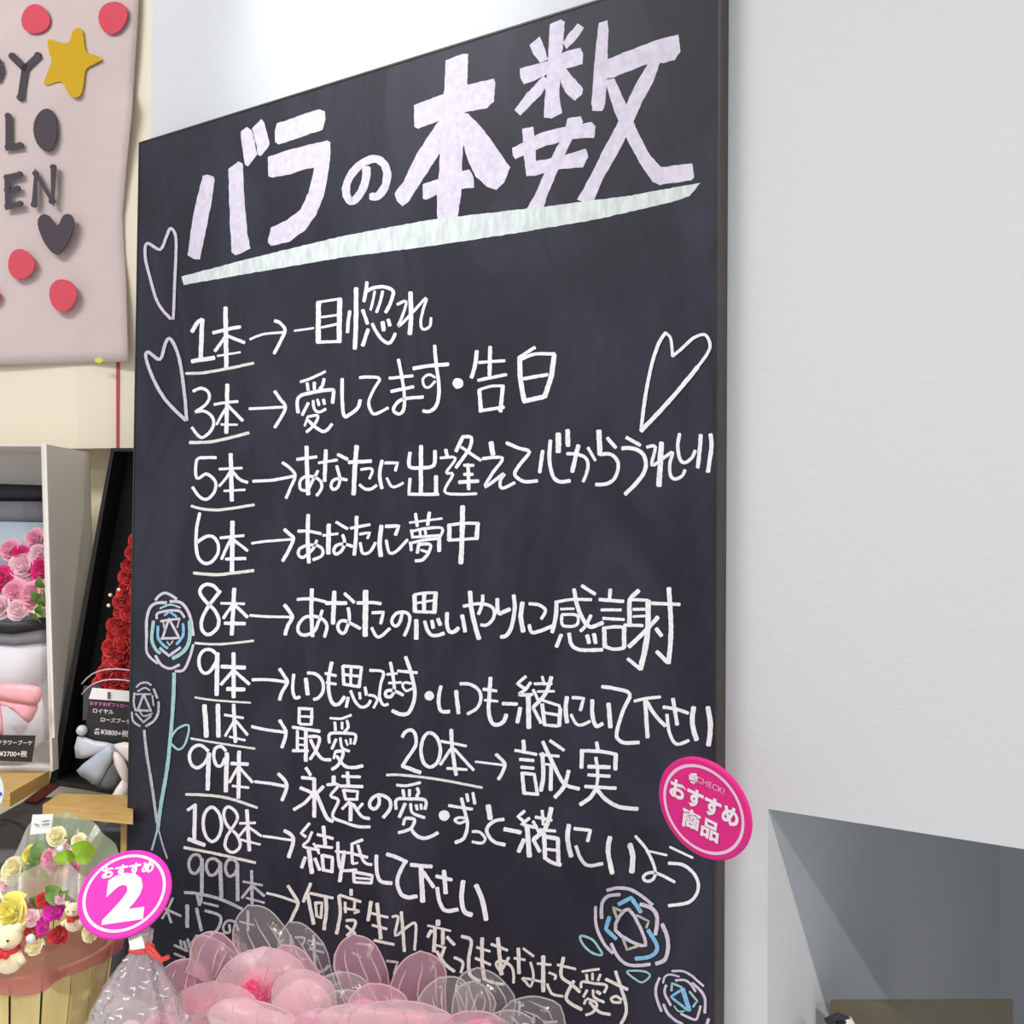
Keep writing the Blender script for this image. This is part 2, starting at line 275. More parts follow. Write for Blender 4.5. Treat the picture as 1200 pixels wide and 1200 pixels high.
# '@ox oy size px' sets the crop the following strokes were measured in; '#name|label|colour' opens a new part
CHALK = open_chalk = """
@200 110 220
#chalk_character|big lavender chalk katakana BA with filled strokes|l
P205,525 235,518 275,530 283,550 268,650 235,830 185,1060 150,1055 108,1030 135,830 175,640;P370,480 435,432 460,445 465,560 475,700 490,890 510,990 415,1033 390,1010 380,850 372,640;P447,240 485,212 520,235 535,300 552,385 495,465 475,450 450,290;P522,220 580,160 600,185 632,320 620,345 575,397 555,390 548,330
#chalk_character|big lavender chalk katakana RA with filled strokes|l
P680,188 950,97 985,110 992,160 970,230 850,270 690,325 670,310 665,240;P622,405 760,355 1000,298 1022,310 1020,420 1000,560 975,660 930,770 860,870 760,945 640,973 620,950 640,855 740,810 830,740 880,630 905,540 915,470 850,485 760,515 650,535 625,528
@400 60 220
#chalk_character|smaller lavender chalk hiragana NO|l
52:160,745 155,830 115,920 60,960 30,900 45,820 110,735 190,690 250,700 290,760 285,850 240,920 190,930
#chalk_character|big lavender chalk kanji for counted stems|l
P668,60 780,15 810,18 805,210 790,380 770,760 768,900 740,1080 630,1100 612,1060 610,920 625,780 630,650 645,470 655,270;P465,345 650,275 800,215 975,175 985,200 975,320 930,365 800,388 640,440 490,495 467,485;P610,460 650,430 680,560 600,700 500,850 430,960 390,993 355,960 340,910 400,830 480,660;P720,380 810,400 900,490 980,600 1078,745 1040,840 990,885 930,865 860,800 810,700 770,560;P522,850 640,810 760,770 820,757 845,800 850,870 760,882 640,905 540,950 520,940
@600 0 260
#chalk_character|big lavender chalk kanji for number at the right end of the title|l
P205,130 265,105 285,120 280,200 270,300 262,400 255,520 270,610 215,640 172,635 175,560 185,450 195,330 200,230;P42,370 190,330 300,275 370,258 385,290 380,345 300,370 200,395 120,435 65,455 45,420;P95,245 150,195 165,230 195,320 150,340 115,290;P355,125 390,150 350,210 295,265 275,230 310,180;P12,595 80,505 170,410 210,440 150,520 45,627;P250,380 290,370 385,480 380,510 340,545 290,500 265,450;P55,695 115,685 125,760 130,870 250,850 400,803 412,850 385,905 260,915 120,950 80,955 65,860 60,780;P2,800 60,770 150,720 290,685 430,660 452,685 445,745 330,750 180,790 20,860 5,845;P300,640 370,628 385,660 330,740 290,830 240,940 190,1060 165,1150 90,1150 80,1130 130,1040 190,900 250,780 285,700;P470,125 515,110 522,150 518,280 512,420 505,560 490,600 435,600 430,560 440,400 455,240;P505,325 640,270 800,210 900,187 910,280 880,325 820,340 720,350 560,415 500,430;P735,345 800,340 760,450 700,560 640,700 560,850 490,970 440,1095 395,1100 352,1080 420,960 500,800 580,650 660,470;P500,430 555,425 610,550 670,690 740,830 805,905 975,882 985,960 970,975 800,1000 760,985 690,880 620,750 560,620
@0 0 1200
#chalk_underline|thick pale green chalk underline under the title|g
P213,324 300,301 400,277 500,258 560,251 640,242 740,229 821,214 808,230 786,237 700,257 600,274 500,289 400,302 300,319 215,334
@210 320 170
#chalk_lettering|white chalk numeral 1 and stem counter|w
34:105,485 150,410 190,385;38:190,385 185,540 178,700;36:105,730 290,700;38:383,285 390,780;30:280,495 400,465 505,445;28:385,520 350,570 295,645;28:400,520 540,575;18:315,685 505,655
#chalk_arrow||w
20:585,548 700,505 865,490;28|790,395 830,410 875,470 840,560 785,665
#chalk_underline||u
24:55,830 200,825 400,790 615,745
@340 320 170
#chalk_lettering|chalk words meaning love at first sight|w
18:35,478 195,455;42:235,240 232,575;22:235,240 420,212;42:410,212 405,570;20:260,365 400,345;22:260,450 400,420;25:235,572 420,565;30:495,315 480,400 475,490;38:545,125 545,400 535,625;30:600,305 640,420;32:645,465 600,600;30:635,75 625,160 610,235;30:630,150 700,120 780,115 850,145 845,200 820,270 790,325;22:700,150 685,230 665,305;26:765,150 745,240 715,325;28:680,420 710,480 760,550 815,580 850,545 870,500;34:765,405 775,475;30:810,385 825,435;38:995,160 1000,350 990,505;24|885,260 960,235 930,350 895,440 1000,340 1125,205 1100,300 1080,410 1100,465 1155,440 1165,370
@210 440 170
#chalk_lettering|white chalk numeral 3 and stem counter|w
26:115,130 180,105 235,130 250,180 220,240 135,300;26:135,300 210,295 270,340 285,400 260,460 200,510 160,500 105,430;34:398,75 395,250 390,475;24:290,240 380,225 485,215;24:395,260 350,330 310,405;26:405,250 525,375;20:345,405 480,408
#chalk_arrow||w
24:580,275 700,270 880,260;28|790,130 830,190 880,260 840,350 790,430
#chalk_underline||u
26:85,555 250,550 400,520 575,475
@340 400 170
#chalk_lettering|chalk words meaning I love you and confession|w
24:85,335 150,315 220,285 290,250;28:140,345 150,405;28:200,340 200,395;28:280,310 270,360 245,395;30|65,590 68,465 200,420 340,400 360,420 350,510;28:150,510 100,610;24:190,490 200,560 240,585 295,560;24:225,480 240,530;26:275,480 285,520;24|145,625 230,615 200,690 135,750;20:145,625 120,700;28:150,655 210,710 270,745 310,730 345,685;30|430,310 430,450 445,615 500,600 560,550 580,485;26|575,300 660,295 740,310 690,400 650,500 670,580 710,600 810,550;28|895,150 925,300 945,450 940,560 905,600 860,580 865,535 930,480 1100,460;26:820,305 1015,285;28:835,415 1020,375
@500 400 170
30:65,35 80,200 100,340 100,450 75,540 20,580 -30,575;32:-110,225 0,205 180,190;22:70,300 20,275 -30,310 -20,370 20,380 70,330;92:253,348 263,346;34:415,80 400,200 370,300;26:430,175 645,160;34:525,45 520,280;28:425,322 660,275;34:435,400 450,580;24:435,400 540,370 640,370;34:630,370 610,580;28:435,575 640,545;28:895,50 770,130;42:770,130 775,300 805,490;28:790,145 900,105 1060,105;42:1055,110 1030,290 975,460;30:800,310 1000,275;40:800,495 965,460
@210 440 170
#chalk_lettering|white chalk numeral 5 and stem counter|w
26|305,680 230,680 145,700 145,850 220,815 280,850 305,910 280,980 225,1025 165,1000 110,925;36:425,650 430,800 435,1035;22:330,775 520,765;24:425,790 380,860 330,915;26:440,790 500,860 565,885;20:370,955 545,945
#chalk_arrow||w
26:610,875 780,865 960,830;26|855,720 920,770 960,830 920,930 885,1015
#chalk_underline||u
24:100,1080 200,1105 350,1110 620,1070
@340 500 170
#chalk_lettering|chalk words meaning so happy to have met you, up to the board edge|w
26:55,270 220,250;36:135,165 140,350 150,560;26:230,365 190,440 145,520 90,520 80,460 120,415 190,415 250,450 260,510 220,570;24:235,300 390,275;34:295,195 285,450;30:395,230 475,270;26:385,325 410,420 400,490 365,520 340,500 350,450 400,430 470,440;32:485,295 670,285;38:550,160 535,350 525,560;24|585,355 660,345 680,370 655,430;26:575,480 620,515 670,515 715,485;30:760,280 740,400 760,510;26|785,300 890,300 870,365;24:800,425 840,495 890,490 935,465
@460 490 170
32|145,285 140,400 240,410 340,390 350,270;36:235,230 235,620;28|145,500 135,630 380,630;36:360,480 360,625;30:440,260 450,310;24|395,330 520,330 445,450 500,465 430,605 550,630 695,625;32:585,150 525,275;30|580,155 650,160 640,240 590,320 525,410;26:570,240 620,275 730,350;26:590,390 670,390;26:590,465 665,465;32:550,530 710,520;30:625,380 630,590;42:815,200 830,300;28|745,335 910,330 830,450 765,570 920,460 890,520 905,580 1010,535
@580 480 170
30|95,275 200,320 285,350 210,450 165,520 180,560 245,595 350,590;32:395,340 370,520;32:460,255 450,400 475,540 530,595 620,590;46:525,200 525,350;40:600,170 605,300;28:595,365 680,370 750,400 770,460 760,520 730,595;36:690,295 665,400 640,515;26:770,315 830,420;44:860,175 868,370;30:868,370 960,370 1010,420 1020,480 990,570 920,615 835,620;32:930,235 1000,315
@700 480 170
30:240,230 355,295;34:205,320 290,320 370,360 400,430 390,510 330,600 230,700;46:530,275 520,450 510,630;28|410,310 480,310 450,460 560,390 620,355 600,450 605,540 640,575 700,550 725,500;30:680,200 665,300 680,400 720,440 780,400 810,340;34:855,210 850,300 830,480;36:935,205 945,300 915,515
@210 590 170
#chalk_lettering|white chalk numeral 6 and stem counter|w
28:170,80 145,200 140,350 160,450 210,495 270,480 320,410 320,330 280,275 220,275 150,320;38:440,150 440,400 435,560;24:340,285 535,265;26:430,290 390,370 350,460;26:450,300 565,390;26:385,460 550,455
#chalk_arrow||w
22:600,330 700,315 945,295;30|870,215 920,260 945,295 900,400 855,475
#chalk_underline||u
26:120,575 300,590 450,575 615,555
@340 500 170
#chalk_lettering|chalk words meaning crazy about you|w
26:65,865 150,865 255,885;34:150,730 145,900 155,1125;26:220,940 190,1010 110,1080 70,1060 80,1010 150,980 230,985 270,1020 260,1070 190,1100;22:270,900 395,885;38:320,810 315,1050;26:380,790 475,845;28:435,895 450,960 430,1020 385,1055 360,1030 380,985 440,970 515,990;26:500,840 660,810;32:550,745 545,900 530,1060;24|575,890 660,875 640,925;26|580,960 600,1045 660,1035 705,960;38:755,820 740,950 750,1070;30|790,825 900,820 870,895;26|795,940 820,1040 880,1030 970,935
@460 490 170
20:140,865 410,830;28:190,790 205,895;30:305,780 290,885;24:155,925 165,985;24|150,940 260,915 410,910 390,990;24:160,985 390,970;24:225,935 230,965;24:270,930 275,960;24:140,1035 280,1005 395,995;26:150,1035 155,1095;34:385,1000 385,1100;28:215,1045 205,1115;28|215,1045 310,1045 300,1110 250,1170 190,1180;22:235,1090 290,1110;42:580,730 575,1000 565,1200;38:470,880 470,1010;26:465,885 590,870 710,870;38:705,870 695,1000;26:465,1010 700,995
@210 590 170
#chalk_lettering|white chalk numeral 8 and stem counter|w
30:340,725 280,800 230,870 190,950 185,1030 220,1080 270,1075 320,1020 325,950 290,880 230,820 180,760 175,710 220,670 280,680 325,725;36:455,705 445,900 435,1085;22:345,825 540,830;26:440,840 365,950;28:460,840 565,940;30:375,990 545,995
#chalk_arrow||w
22:585,925 700,935 935,940;32|870,840 910,890 935,940 900,1010 875,1085
#chalk_underline||u
20:130,1155 300,1165 450,1155 615,1135
@340 660 170
#chalk_lettering|chalk words meaning thanks for your consideration|w
26:60,300 180,295 295,320;34:180,215 175,400 185,605;28:265,390 240,470 200,560 120,595 70,570 70,510 120,450 200,440 270,465 305,520 285,610;34:295,330 465,330;38:365,235 355,500;28:450,250 530,325;28:480,370 490,460 460,560 430,580 400,550 400,500 450,475 580,540;28:555,330 680,325 750,335;46:625,230 620,600;28|680,410 770,405 750,500;28:675,535 710,600 750,605 825,540;28:925,420 910,480 880,520 845,500 845,460 880,415 940,405 985,430 985,500 945,600
@480 670 170
38:40,195 45,330;26:40,190 130,175 225,175;38:215,175 205,340;20:55,260 210,235;34:120,180 120,320;26:45,330 210,335;38:55,400 55,555;30:125,410 150,490 200,530 285,510;32:185,405 195,465;34:235,390 255,440;34|310,340 310,440 330,495 370,495 405,465;34:435,360 460,495;38:500,165 510,300 540,440 575,555;28:445,285 560,265 650,275 700,320 690,390 640,440 590,440;30:605,195 600,270 570,350;34|725,225 735,340 780,330 830,310;34:860,195 870,300 850,430 810,520 755,540;40:935,255 920,370 940,495;28|990,265 1070,275 1125,320 1090,390;30|990,440 1010,500 1080,490 1190,445
@640 680 170
36:85,175 80,300 50,430;26:85,180 200,160 375,160;22:120,238 230,235;26|130,290 140,375 250,370 255,290 130,285;34:230,75 260,220 310,330 360,385 410,375 470,350;30:295,45 405,115;30:370,290 330,370 285,420;32:125,450 85,550;32:190,440 210,530 280,575 465,575;34:340,455 355,520;34:395,445 410,520;32:530,75 525,150;30:440,160 640,175;26:455,245 620,245;26:470,315 645,325;38:480,390 485,555;28:480,395 570,385 650,390;38:645,390 645,555;30:490,550 560,570 645,560;38|765,85 700,150 690,200 690,360;26:700,160 840,165;46:845,170 840,400 820,560 780,735;30:780,735 675,650;26:720,240 820,240;22:720,300 820,295;28:645,370 800,375;36:925,305 820,420 685,550;30:875,190 1105,200;40:1015,65 1030,300 1030,500 1010,685;34:1005,680 915,590;34:910,400 955,460
@210 740 170
#chalk_lettering|white chalk numeral 9 and stem counter|w
28:305,185 260,150 200,160 165,220 170,300 210,345 260,325 305,250;38:315,180 310,525;36:450,180 450,545;34:350,290 545,300;28:440,330 345,440;28:465,335 580,435;34:395,475 540,480
#chalk_arrow||w
26:605,400 750,400 895,420;30|830,310 870,370 895,420 850,500 830,565
#chalk_underline||u
17:130,545 300,570 590,590
@340 760 170
#chalk_lettering|chalk words meaning always thinking of you, stay with me, up to the board edge|w
28:30,215 20,330 40,405 80,400;36:130,250 145,380;28:145,200 220,215 270,280 270,360 230,410 195,420;32:345,115 320,230 320,360 350,450 400,460 450,400;26:290,205 380,225;24:300,280 380,295;28:435,145 445,300;28|440,145 590,155 570,320;24:450,215 565,230;24:505,150 500,300;26:445,295 570,315;28:480,405 465,485;26:500,350 540,440 590,485 640,470 665,430;26:575,365 580,415;26:620,320 630,385;24|650,385 700,395 720,430 690,490;26|660,180 770,195 750,290 740,400 770,465 810,460;28:830,115 855,250 860,350 830,400 790,390 800,350 860,350 935,385;22:800,215 885,205;22:815,285 920,280;32:955,70 1000,200 1030,350 1020,450 980,530 920,545 845,515;26:890,185 1050,200;22:1000,290 950,280 930,310 960,350 1010,330;82:1145,390 1155,392
@470 780 170
32:330,170 310,280 330,375 400,380;34:455,210 475,395;28:490,150 570,155 640,200 660,270 630,350 550,400;34:740,100 730,250 725,380 750,470 800,490 850,460 870,405;28:680,195 790,210;22:690,285 800,295;30:840,315 960,318
@590 780 170
28|185,90 115,150 175,190;28|225,140 180,200 130,240 240,240;42:205,240 210,515;36:140,350 115,470;28:245,345 310,475;26:245,200 290,290;24:320,90 340,160;24:255,150 400,150;34:395,95 350,230 250,340;22:280,215 420,212;24|330,290 460,330 470,360;34:320,320 340,490;36:470,360 460,500;24:340,390 460,410;26:340,490 450,500;36:525,260 515,350 525,470;28|570,265 665,270 635,370;26:560,405 600,480 650,490 715,460;34|735,285 735,400 765,500 820,480;38:870,315 885,510;32|815,175 920,190 1045,235 990,370 935,560 960,620 1020,640 1120,635
@710 770 170
26:235,365 320,345 450,330;36:325,355 345,665;32:340,370 400,470 490,570;30:475,415 580,430 680,465;32:555,345 590,560;28:505,475 520,600 560,700 610,720 685,690;42:725,415 715,550 750,685;42:845,415 865,560 850,730
@210 740 170
#chalk_lettering|white chalk numeral 11 and stem counter|w
40:210,610 225,870;38:320,605 325,870;32:450,605 465,915;22:375,690 530,715;24:455,740 380,865;24:470,740 565,855;20:415,870 545,900
#chalk_arrow||w
26:600,785 700,810 885,835;30|830,735 870,800 885,835 870,900 850,960
#chalk_underline||u
18:95,885 300,920 625,970
@340 760 170
#chalk_lettering|chalk words meaning dearest|w
28:75,490 75,620;26|70,495 180,500 175,630;20:80,560 190,565;22:80,625 180,628;28:20,650 245,685;26:60,680 60,850;34:130,680 130,930;18:65,740 130,745;18:65,795 130,800;26:20,845 150,845;28|155,730 240,735 220,830 165,915;28:170,755 220,860 270,915 335,920;22:330,575 420,580 505,550;26:370,610 375,675;24:430,610 430,665;26:470,595 480,650 450,690;26|325,780 330,705 450,700 540,715 530,790;26:380,750 345,830;24:415,740 430,820 490,850;20:460,755 475,800;20:500,745 500,790;22:375,850 360,910;28|380,850 440,860 400,960 345,1000;28:385,890 450,970 520,985 600,970
@470 780 170
#chalk_lettering|white chalk numeral 20 and stem counter in the middle of the row|w
30:10,590 40,545 90,535 120,580 120,660 70,740 10,830;34:10,830 160,885;30:235,555 185,600 165,700 185,800 240,840 300,800 325,700 300,600 235,555;32:415,530 425,700 455,905;24:330,625 540,665;26:410,690 325,820;26:440,690 600,865;24:380,850 545,860
#chalk_arrow||w
20:615,795 740,810 860,825;30|785,735 840,785 860,825 830,900 805,940
#chalk_underline||u
22:-120,905 0,905 300,940 670,1010
@590 780 170
#chalk_lettering|chalk word meaning sincerity|w
34:165,620 170,700;26:95,700 275,735;28:135,775 250,785;28:145,840 250,850;32:155,885 170,1055;28|160,890 255,900 280,1060;28:165,1055 290,1065;36:320,725 330,900 310,1035;24:300,735 460,750;22:345,815 395,820;34:395,820 390,1030;32:325,630 400,790 470,930 520,990 625,1020;28:385,620 500,700;34:540,870 500,1000 425,1090;32:770,635 780,700;36:650,700 645,845;30:640,705 800,710 935,735;36:930,735 925,860;34:700,835 880,840;28:700,905 880,915;28:765,760 780,900 770,1010;30:675,1000 930,1015;34:770,1010 720,1090 635,1150;34:770,1020 850,1110 960,1170 1110,1185
@210 870 170
#chalk_lettering|white chalk numeral 99 and stem counter|w
28:240,70 180,25 120,40 85,100 100,180 150,210 200,180 245,110;38:245,90 235,390;28:385,70 350,35 300,50 285,120 310,190 350,190 380,130;38:395,90 385,405;34:495,75 490,460;30:430,175 570,180;26:480,215 415,330;26:505,215 605,330;22:440,360 575,375
#chalk_arrow||w
26:625,325 750,340 885,365;30|820,260 870,310 890,370 850,480
#chalk_underline||u
24:55,430 200,435 400,460 645,540
@340 880 170
#chalk_lettering|chalk words meaning everlasting love, together for ever|w
28:130,140 170,200;28:95,220 200,230;34:200,230 200,545;30:85,305 190,350;28:190,355 120,430 30,485;30:275,295 220,350;32:220,360 270,480 310,560 355,580;34:360,210 360,260;26|305,280 400,280 335,370 400,410 350,540 450,590 560,625 660,628;30:475,175 480,280;26:430,210 580,215;28:415,290 600,295;26:440,320 460,400;24|445,325 560,335 550,400;24:455,400 560,400;26:490,420 430,480;34:500,430 500,575;28:520,440 590,540 655,560;24:600,435 560,480;30:735,380 735,440 700,480 660,460 665,410 710,370 770,370 825,410 825,480 770,550
@460 910 170
24:35,70 120,75 230,50;28:85,110 95,165;28:140,110 140,160;28:205,95 215,130 200,165;28|30,270 35,190 150,185 270,195 270,270;30:105,225 55,335;26:150,225 165,300 265,340;26:195,235 205,275;26:235,230 240,270;26:100,350 90,400;28|105,345 180,355 150,430 50,465;30:150,430 200,490 260,510 320,495 375,465;92:425,322 430,324;26:465,240 660,270;30:570,180 600,300 620,400 590,510 520,545;24:600,345 550,340 515,360 550,385 600,370;28:615,145 625,205;28:665,135 680,225;24:660,455 720,460 765,510 740,550 660,540;44:790,240 810,350;30:920,355 840,370 780,430 800,500 850,545 930,565;36:925,435 1060,462
@590 920 170
28|175,215 120,260 160,295;28|215,275 150,325 260,350;42:195,345 215,590;38:170,450 125,550;28:245,300 300,400;32:245,450 300,550;26:320,210 330,330;28:265,265 400,290;38:395,190 370,300 330,380 250,450;26:300,370 430,380;36:335,400 345,610;36|340,425 450,445 455,640;24:345,530 450,540;32:340,600 400,640 475,660;40:540,330 530,450 560,590;30|585,360 720,375 695,465;30:600,505 640,610 700,665 820,650;40:880,430 865,550 900,730;46:1045,490 1070,590 1060,720
@700 960 170
26:315,140 400,240 460,360 480,450 450,505 400,510 380,480 420,445 500,450 640,520;20:430,265 575,298;20:600,230 790,320;28:590,365 700,375 790,440 835,530 820,620 750,690 590,715
@210 870 170
#chalk_lettering|white chalk numeral 108 and stem counter|w
26:70,560 135,515;34:130,515 125,800;34:75,800 210,850;28:270,535 210,590 200,700 230,790 280,820 330,770 350,680 330,590 270,535;26:480,640 430,720 390,790 380,860 420,905 470,900 505,850 480,770 400,690 370,610 380,550 420,535 470,580 480,640;32:560,560 580,895;22:500,670 630,665;24:555,705 495,775;24:580,705 680,775;20:510,805 670,845
#chalk_arrow||w
22:695,775 800,790 940,810;32|870,730 920,760 945,810 905,950
#chalk_underline||u
24:40,870 300,920 630,995
@340 880 170
#chalk_lettering|chalk words meaning please marry me|w
26|160,600 90,680 130,710;24|180,670 150,740 110,790 240,820;38:155,820 180,1010;30:125,880 95,965;30:205,890 245,985;22:195,765 240,850;32:275,625 290,780;26:225,690 355,725;26:220,785 350,800;30:265,860 275,990;30|270,865 350,880 345,1005;26:270,985 355,1000;28:395,755 400,900 430,985 550,985;32:450,830 430,950 410,1080;24:375,830 500,845;26|600,735 510,770 515,930;20:515,935 560,925;26:515,850 640,880;26:560,780 600,900 640,935 675,940;28:525,1000 530,1085;26|525,1000 680,1030 670,1095;20:530,1050 670,1060;24:530,1085 670,1095;32:715,865 715,980 745,1075 840,1095;32:800,855 870,875 965,920
@460 910 170
34:110,700 60,790 40,880 70,970 130,1000 200,990;32:150,730 325,745;42:235,745 250,1035;32:255,790 340,915;30:360,825 490,855;38:425,780 440,965;34:370,920 390,1040 440,1110 540,1100;40:585,865 570,990 590,1110 655,1145;42:690,900 740,1010 775,1185
@190 980 170
#chalk_lettering|fainter chalk numeral 999 and stem counter|d
26:325,190 300,155 250,160 220,220 235,290 280,305 320,250;32:330,190 328,465;26:475,215 430,185 380,200 365,260 395,320 440,310 480,250;34:480,220 490,505;26:620,220 580,190 535,210 525,280 555,330 600,310 620,260;32:622,225 625,530;26:740,285 745,560;20:670,375 830,405;24:735,415 660,510;24:755,415 845,495;20:695,510 845,550
#chalk_arrow||u
22:865,470 1000,505 1125,550;28|1040,410 1085,480 1125,555 1090,640 1060,705
#chalk_underline||d
26:185,465 300,475 480,520 660,600
@330 1000 170
#chalk_lettering|chalk words meaning love you however often reborn, sloping to the lower right|u
30:240,250 180,400;32:215,340 265,585;24:235,330 425,370;32:365,370 370,480 350,630;24:280,405 290,520;24|280,410 335,410 325,535;20:290,520 330,535;30:575,300 575,345;24:480,345 655,400;30:475,350 485,500 455,665;24:525,405 530,490;24:605,400 600,470;20:515,455 640,475 600,495;26|535,555 610,560 590,630 540,680;24:535,600 610,665;32:740,400 715,555;22:720,490 880,530;32:790,415 820,705;24:750,595 870,625;24:765,720 930,755;28:990,485 1005,650 1015,810;24|915,525 965,530 940,680 1050,600 1110,590 1100,800
@480 1030 170
40:235,345 235,380;20:150,385 340,430;32:210,400 205,530;32:275,420 275,540;30:180,425 150,480;28:310,480 370,545;34:205,545 200,600;20:195,540 300,570;28:285,575 250,680;28:225,600 290,700 370,765;26:370,650 440,690 425,775;30|430,475 510,510 490,650 500,790 580,845;32:600,490 600,700 620,830;24:620,830 700,860 780,870;22:555,565 665,600;24:545,655 670,710;24:675,540 810,590;34:730,490 760,790;26:820,650 770,740;24:770,790 715,710 740,680 800,690 855,750 860,860;32:900,575 905,780;22:865,655 955,670;22:940,575 1025,640;22|1000,690 1025,800 1000,890 960,850 940,820 1090,850;36:1105,640 1105,930;22:1055,700 1170,710
@620 1030 170
22:165,775 220,800 210,830;24:150,870 190,950 280,970;22:235,710 385,745;30|285,650 265,800 350,870 420,935;30|370,845 310,960 330,1020 435,1080;22:440,765 580,745;24:475,790 480,840;22:525,780 525,835;24:590,790 570,840;24|430,900 440,850 540,865 640,880 620,940;24:480,920 450,975;24:530,920 540,980 620,1020;28:560,930 590,950;22:470,1000 455,1035;24|480,990 560,1030 530,1100 470,1125;26:500,1020 580,1100 670,1120;28:715,765 760,900 800,1030 800,1120 760,1200;28:635,830 815,915;24:765,1000 720,970 680,990 700,1020 760,1020
@190 980 170
#chalk_lettering|faint smudged chalk footnote behind the pink wraps|d
20:90,510 45,605 0,680;22:25,600 155,660;22:40,610 75,715;34:208,570 208,750;28:285,595 325,780;28:290,480 310,570;20:325,480 325,550;20:345,550 465,580;24|355,615 480,660 465,760 400,825;22:555,730 560,790 520,795 505,750 540,700 600,710 630,780;16:640,705 760,735;24:710,620 710,780;22:100,900 210,950;20:100,970 190,1005;22:150,860 160,910;22:210,850 230,920;24:180,870 200,930
@330 1000 170
#chalk_lettering|faint chalk footnote letters showing through the clear wraps|d
22:75,675 80,845;20:110,695 190,700 170,760;18:120,800 160,870 240,870;26:265,680 280,930 330,980 390,930;20:220,720 350,760;20:230,790 350,820;24:445,830 440,960 490,1000;18:620,745 750,765 740,800;18:585,820 660,860;22|870,890 960,900 930,1000
@600 1130 180
#chalk_lettering|tips of faint chalk letters at the bottom frame edge|d
22:60,300 55,400;22:170,410 170,460;22:250,455 350,450;18:250,440 255,466
@0 250 300
#chalk_heart|upper chalk outline heart at the left edge|p
14|800,495 740,420 700,290 680,200 690,140 750,170 780,110 800,70 825,120 820,300 812,495
#chalk_heart|lower chalk outline heart at the left edge|p
16|870,970 780,880 720,780 685,680 695,650 750,685 775,610 800,590 840,680 865,850 875,970
@740 370 150
#chalk_heart|larger leaning chalk heart near the right edge|w
34|90,1075 110,900 150,640 200,420 260,250 320,160;28:320,160 370,220 385,380;30:385,380 480,300 580,210 680,175 730,240 725,330 620,480;42:620,480 440,700 280,880 90,1080
@150 680 180
#chalk_rose|big chalk rose drawn at the left edge in lilac and blue|p
22:215,155 250,115 300,100 380,145;24:330,165 400,170 450,210 490,300 510,430;24:300,175 220,180 170,220 145,320 145,440;20:145,440 150,570 230,650;22:215,590 260,660 330,690 400,660;22:510,505 480,610 435,700 370,710;20:225,300 230,260 300,240 400,240 440,290;18:255,320 320,310 405,300;20:320,300 270,450;20|320,300 400,450 260,455;22|250,530 320,590 410,525
#chalk_petal||c
16:250,220 330,190 410,215;26:200,320 185,450 210,530 250,570;30:480,320 480,470 430,560 350,610
#chalk_petal||b
18|285,275 325,245 380,285;22:235,360 235,450 280,510 310,530;22:430,340 430,430 380,500
#chalk_petal||y
14|305,480 325,510 350,475;14:275,325 290,400;14:400,310 385,370
#chalk_rose|small grey chalk rose at the left edge|d
16:65,835 100,805 150,800 180,820;14:75,870 130,840 170,860;16:50,880 45,960 60,1020;14:60,890 180,890;18:120,895 75,1020;18|125,900 180,1020 65,1015;20:200,850 230,920;20:240,950 235,1040 200,1100 140,1140;16:30,1030 40,1100 95,1140;16|60,1040 120,1110 180,1060;12:80,1000 120,1060 190,1040;12:190,900 200,980
@140 780 240
#chalk_stem|mint chalk stem with an outlined leaf|c
22:320,45 318,150 305,350 280,600 245,800 225,950;12:225,950 190,1080;13:305,420 340,370 405,350 395,430 370,480 340,490 305,460
#chalk_stem|grey chalk stem|d
17:145,380 160,520 190,700 220,920;10:220,920 250,1040 280,1130
@620 1030 170
#chalk_rose|chalk rose with blue petals at the lower right|p
28:645,95 730,75 830,85 930,140 1020,215;30:750,130 660,140 605,200 600,325;26:550,230 555,380 610,520 690,615;34:920,210 1010,240 1060,320 1045,460;34:1100,375 1140,470 1150,580 1120,670 1050,700;28:680,535 740,650 820,710 920,715 1000,705;28|825,250 715,425 965,550 825,250
#chalk_petal||b
34|740,210 845,155 925,275;34|665,315 635,415 720,495;34:985,425 1060,560 1010,640 880,660
#chalk_petal||y
24|775,270 695,235 730,335;20|890,300 990,350 970,405;22|775,490 810,585 900,555
#chalk_leaf||c
20:430,470 520,500 570,560 605,625 540,620 470,570 430,510 430,470
#chalk_leaf||c
17:810,765 950,765 1000,800 940,855 880,830 810,765
@740 1100 120
#chalk_rose|smallest blue centred chalk rose in the lower right corner|p
28:475,380 600,380 700,430 780,500 845,555;24:370,520 390,450 450,420 560,445;34:330,460 290,560 290,680 350,850;28:515,490 620,485 690,530 750,620;34:710,520 800,600 860,700 860,870;32:405,545 390,640 460,780;34:375,770 430,880 520,960 600,1000;30|580,880 740,950 780,900 810,790;38:905,940 880,1010
#chalk_petal||b
56:600,590 680,840;30|600,590 460,680 660,840
#chalk_petal||c
28|470,610 475,520 590,570;26|680,620 770,730 720,800;20:500,790 550,850 620,850
"""
ox = oy = 0; sc = 1; cur = None
def flush(cur):
    if cur and cur[3].V: mesh(cur[0], cur[3].V, cur[3].F, CM[cur[2]], board, label=cur[1] or None)
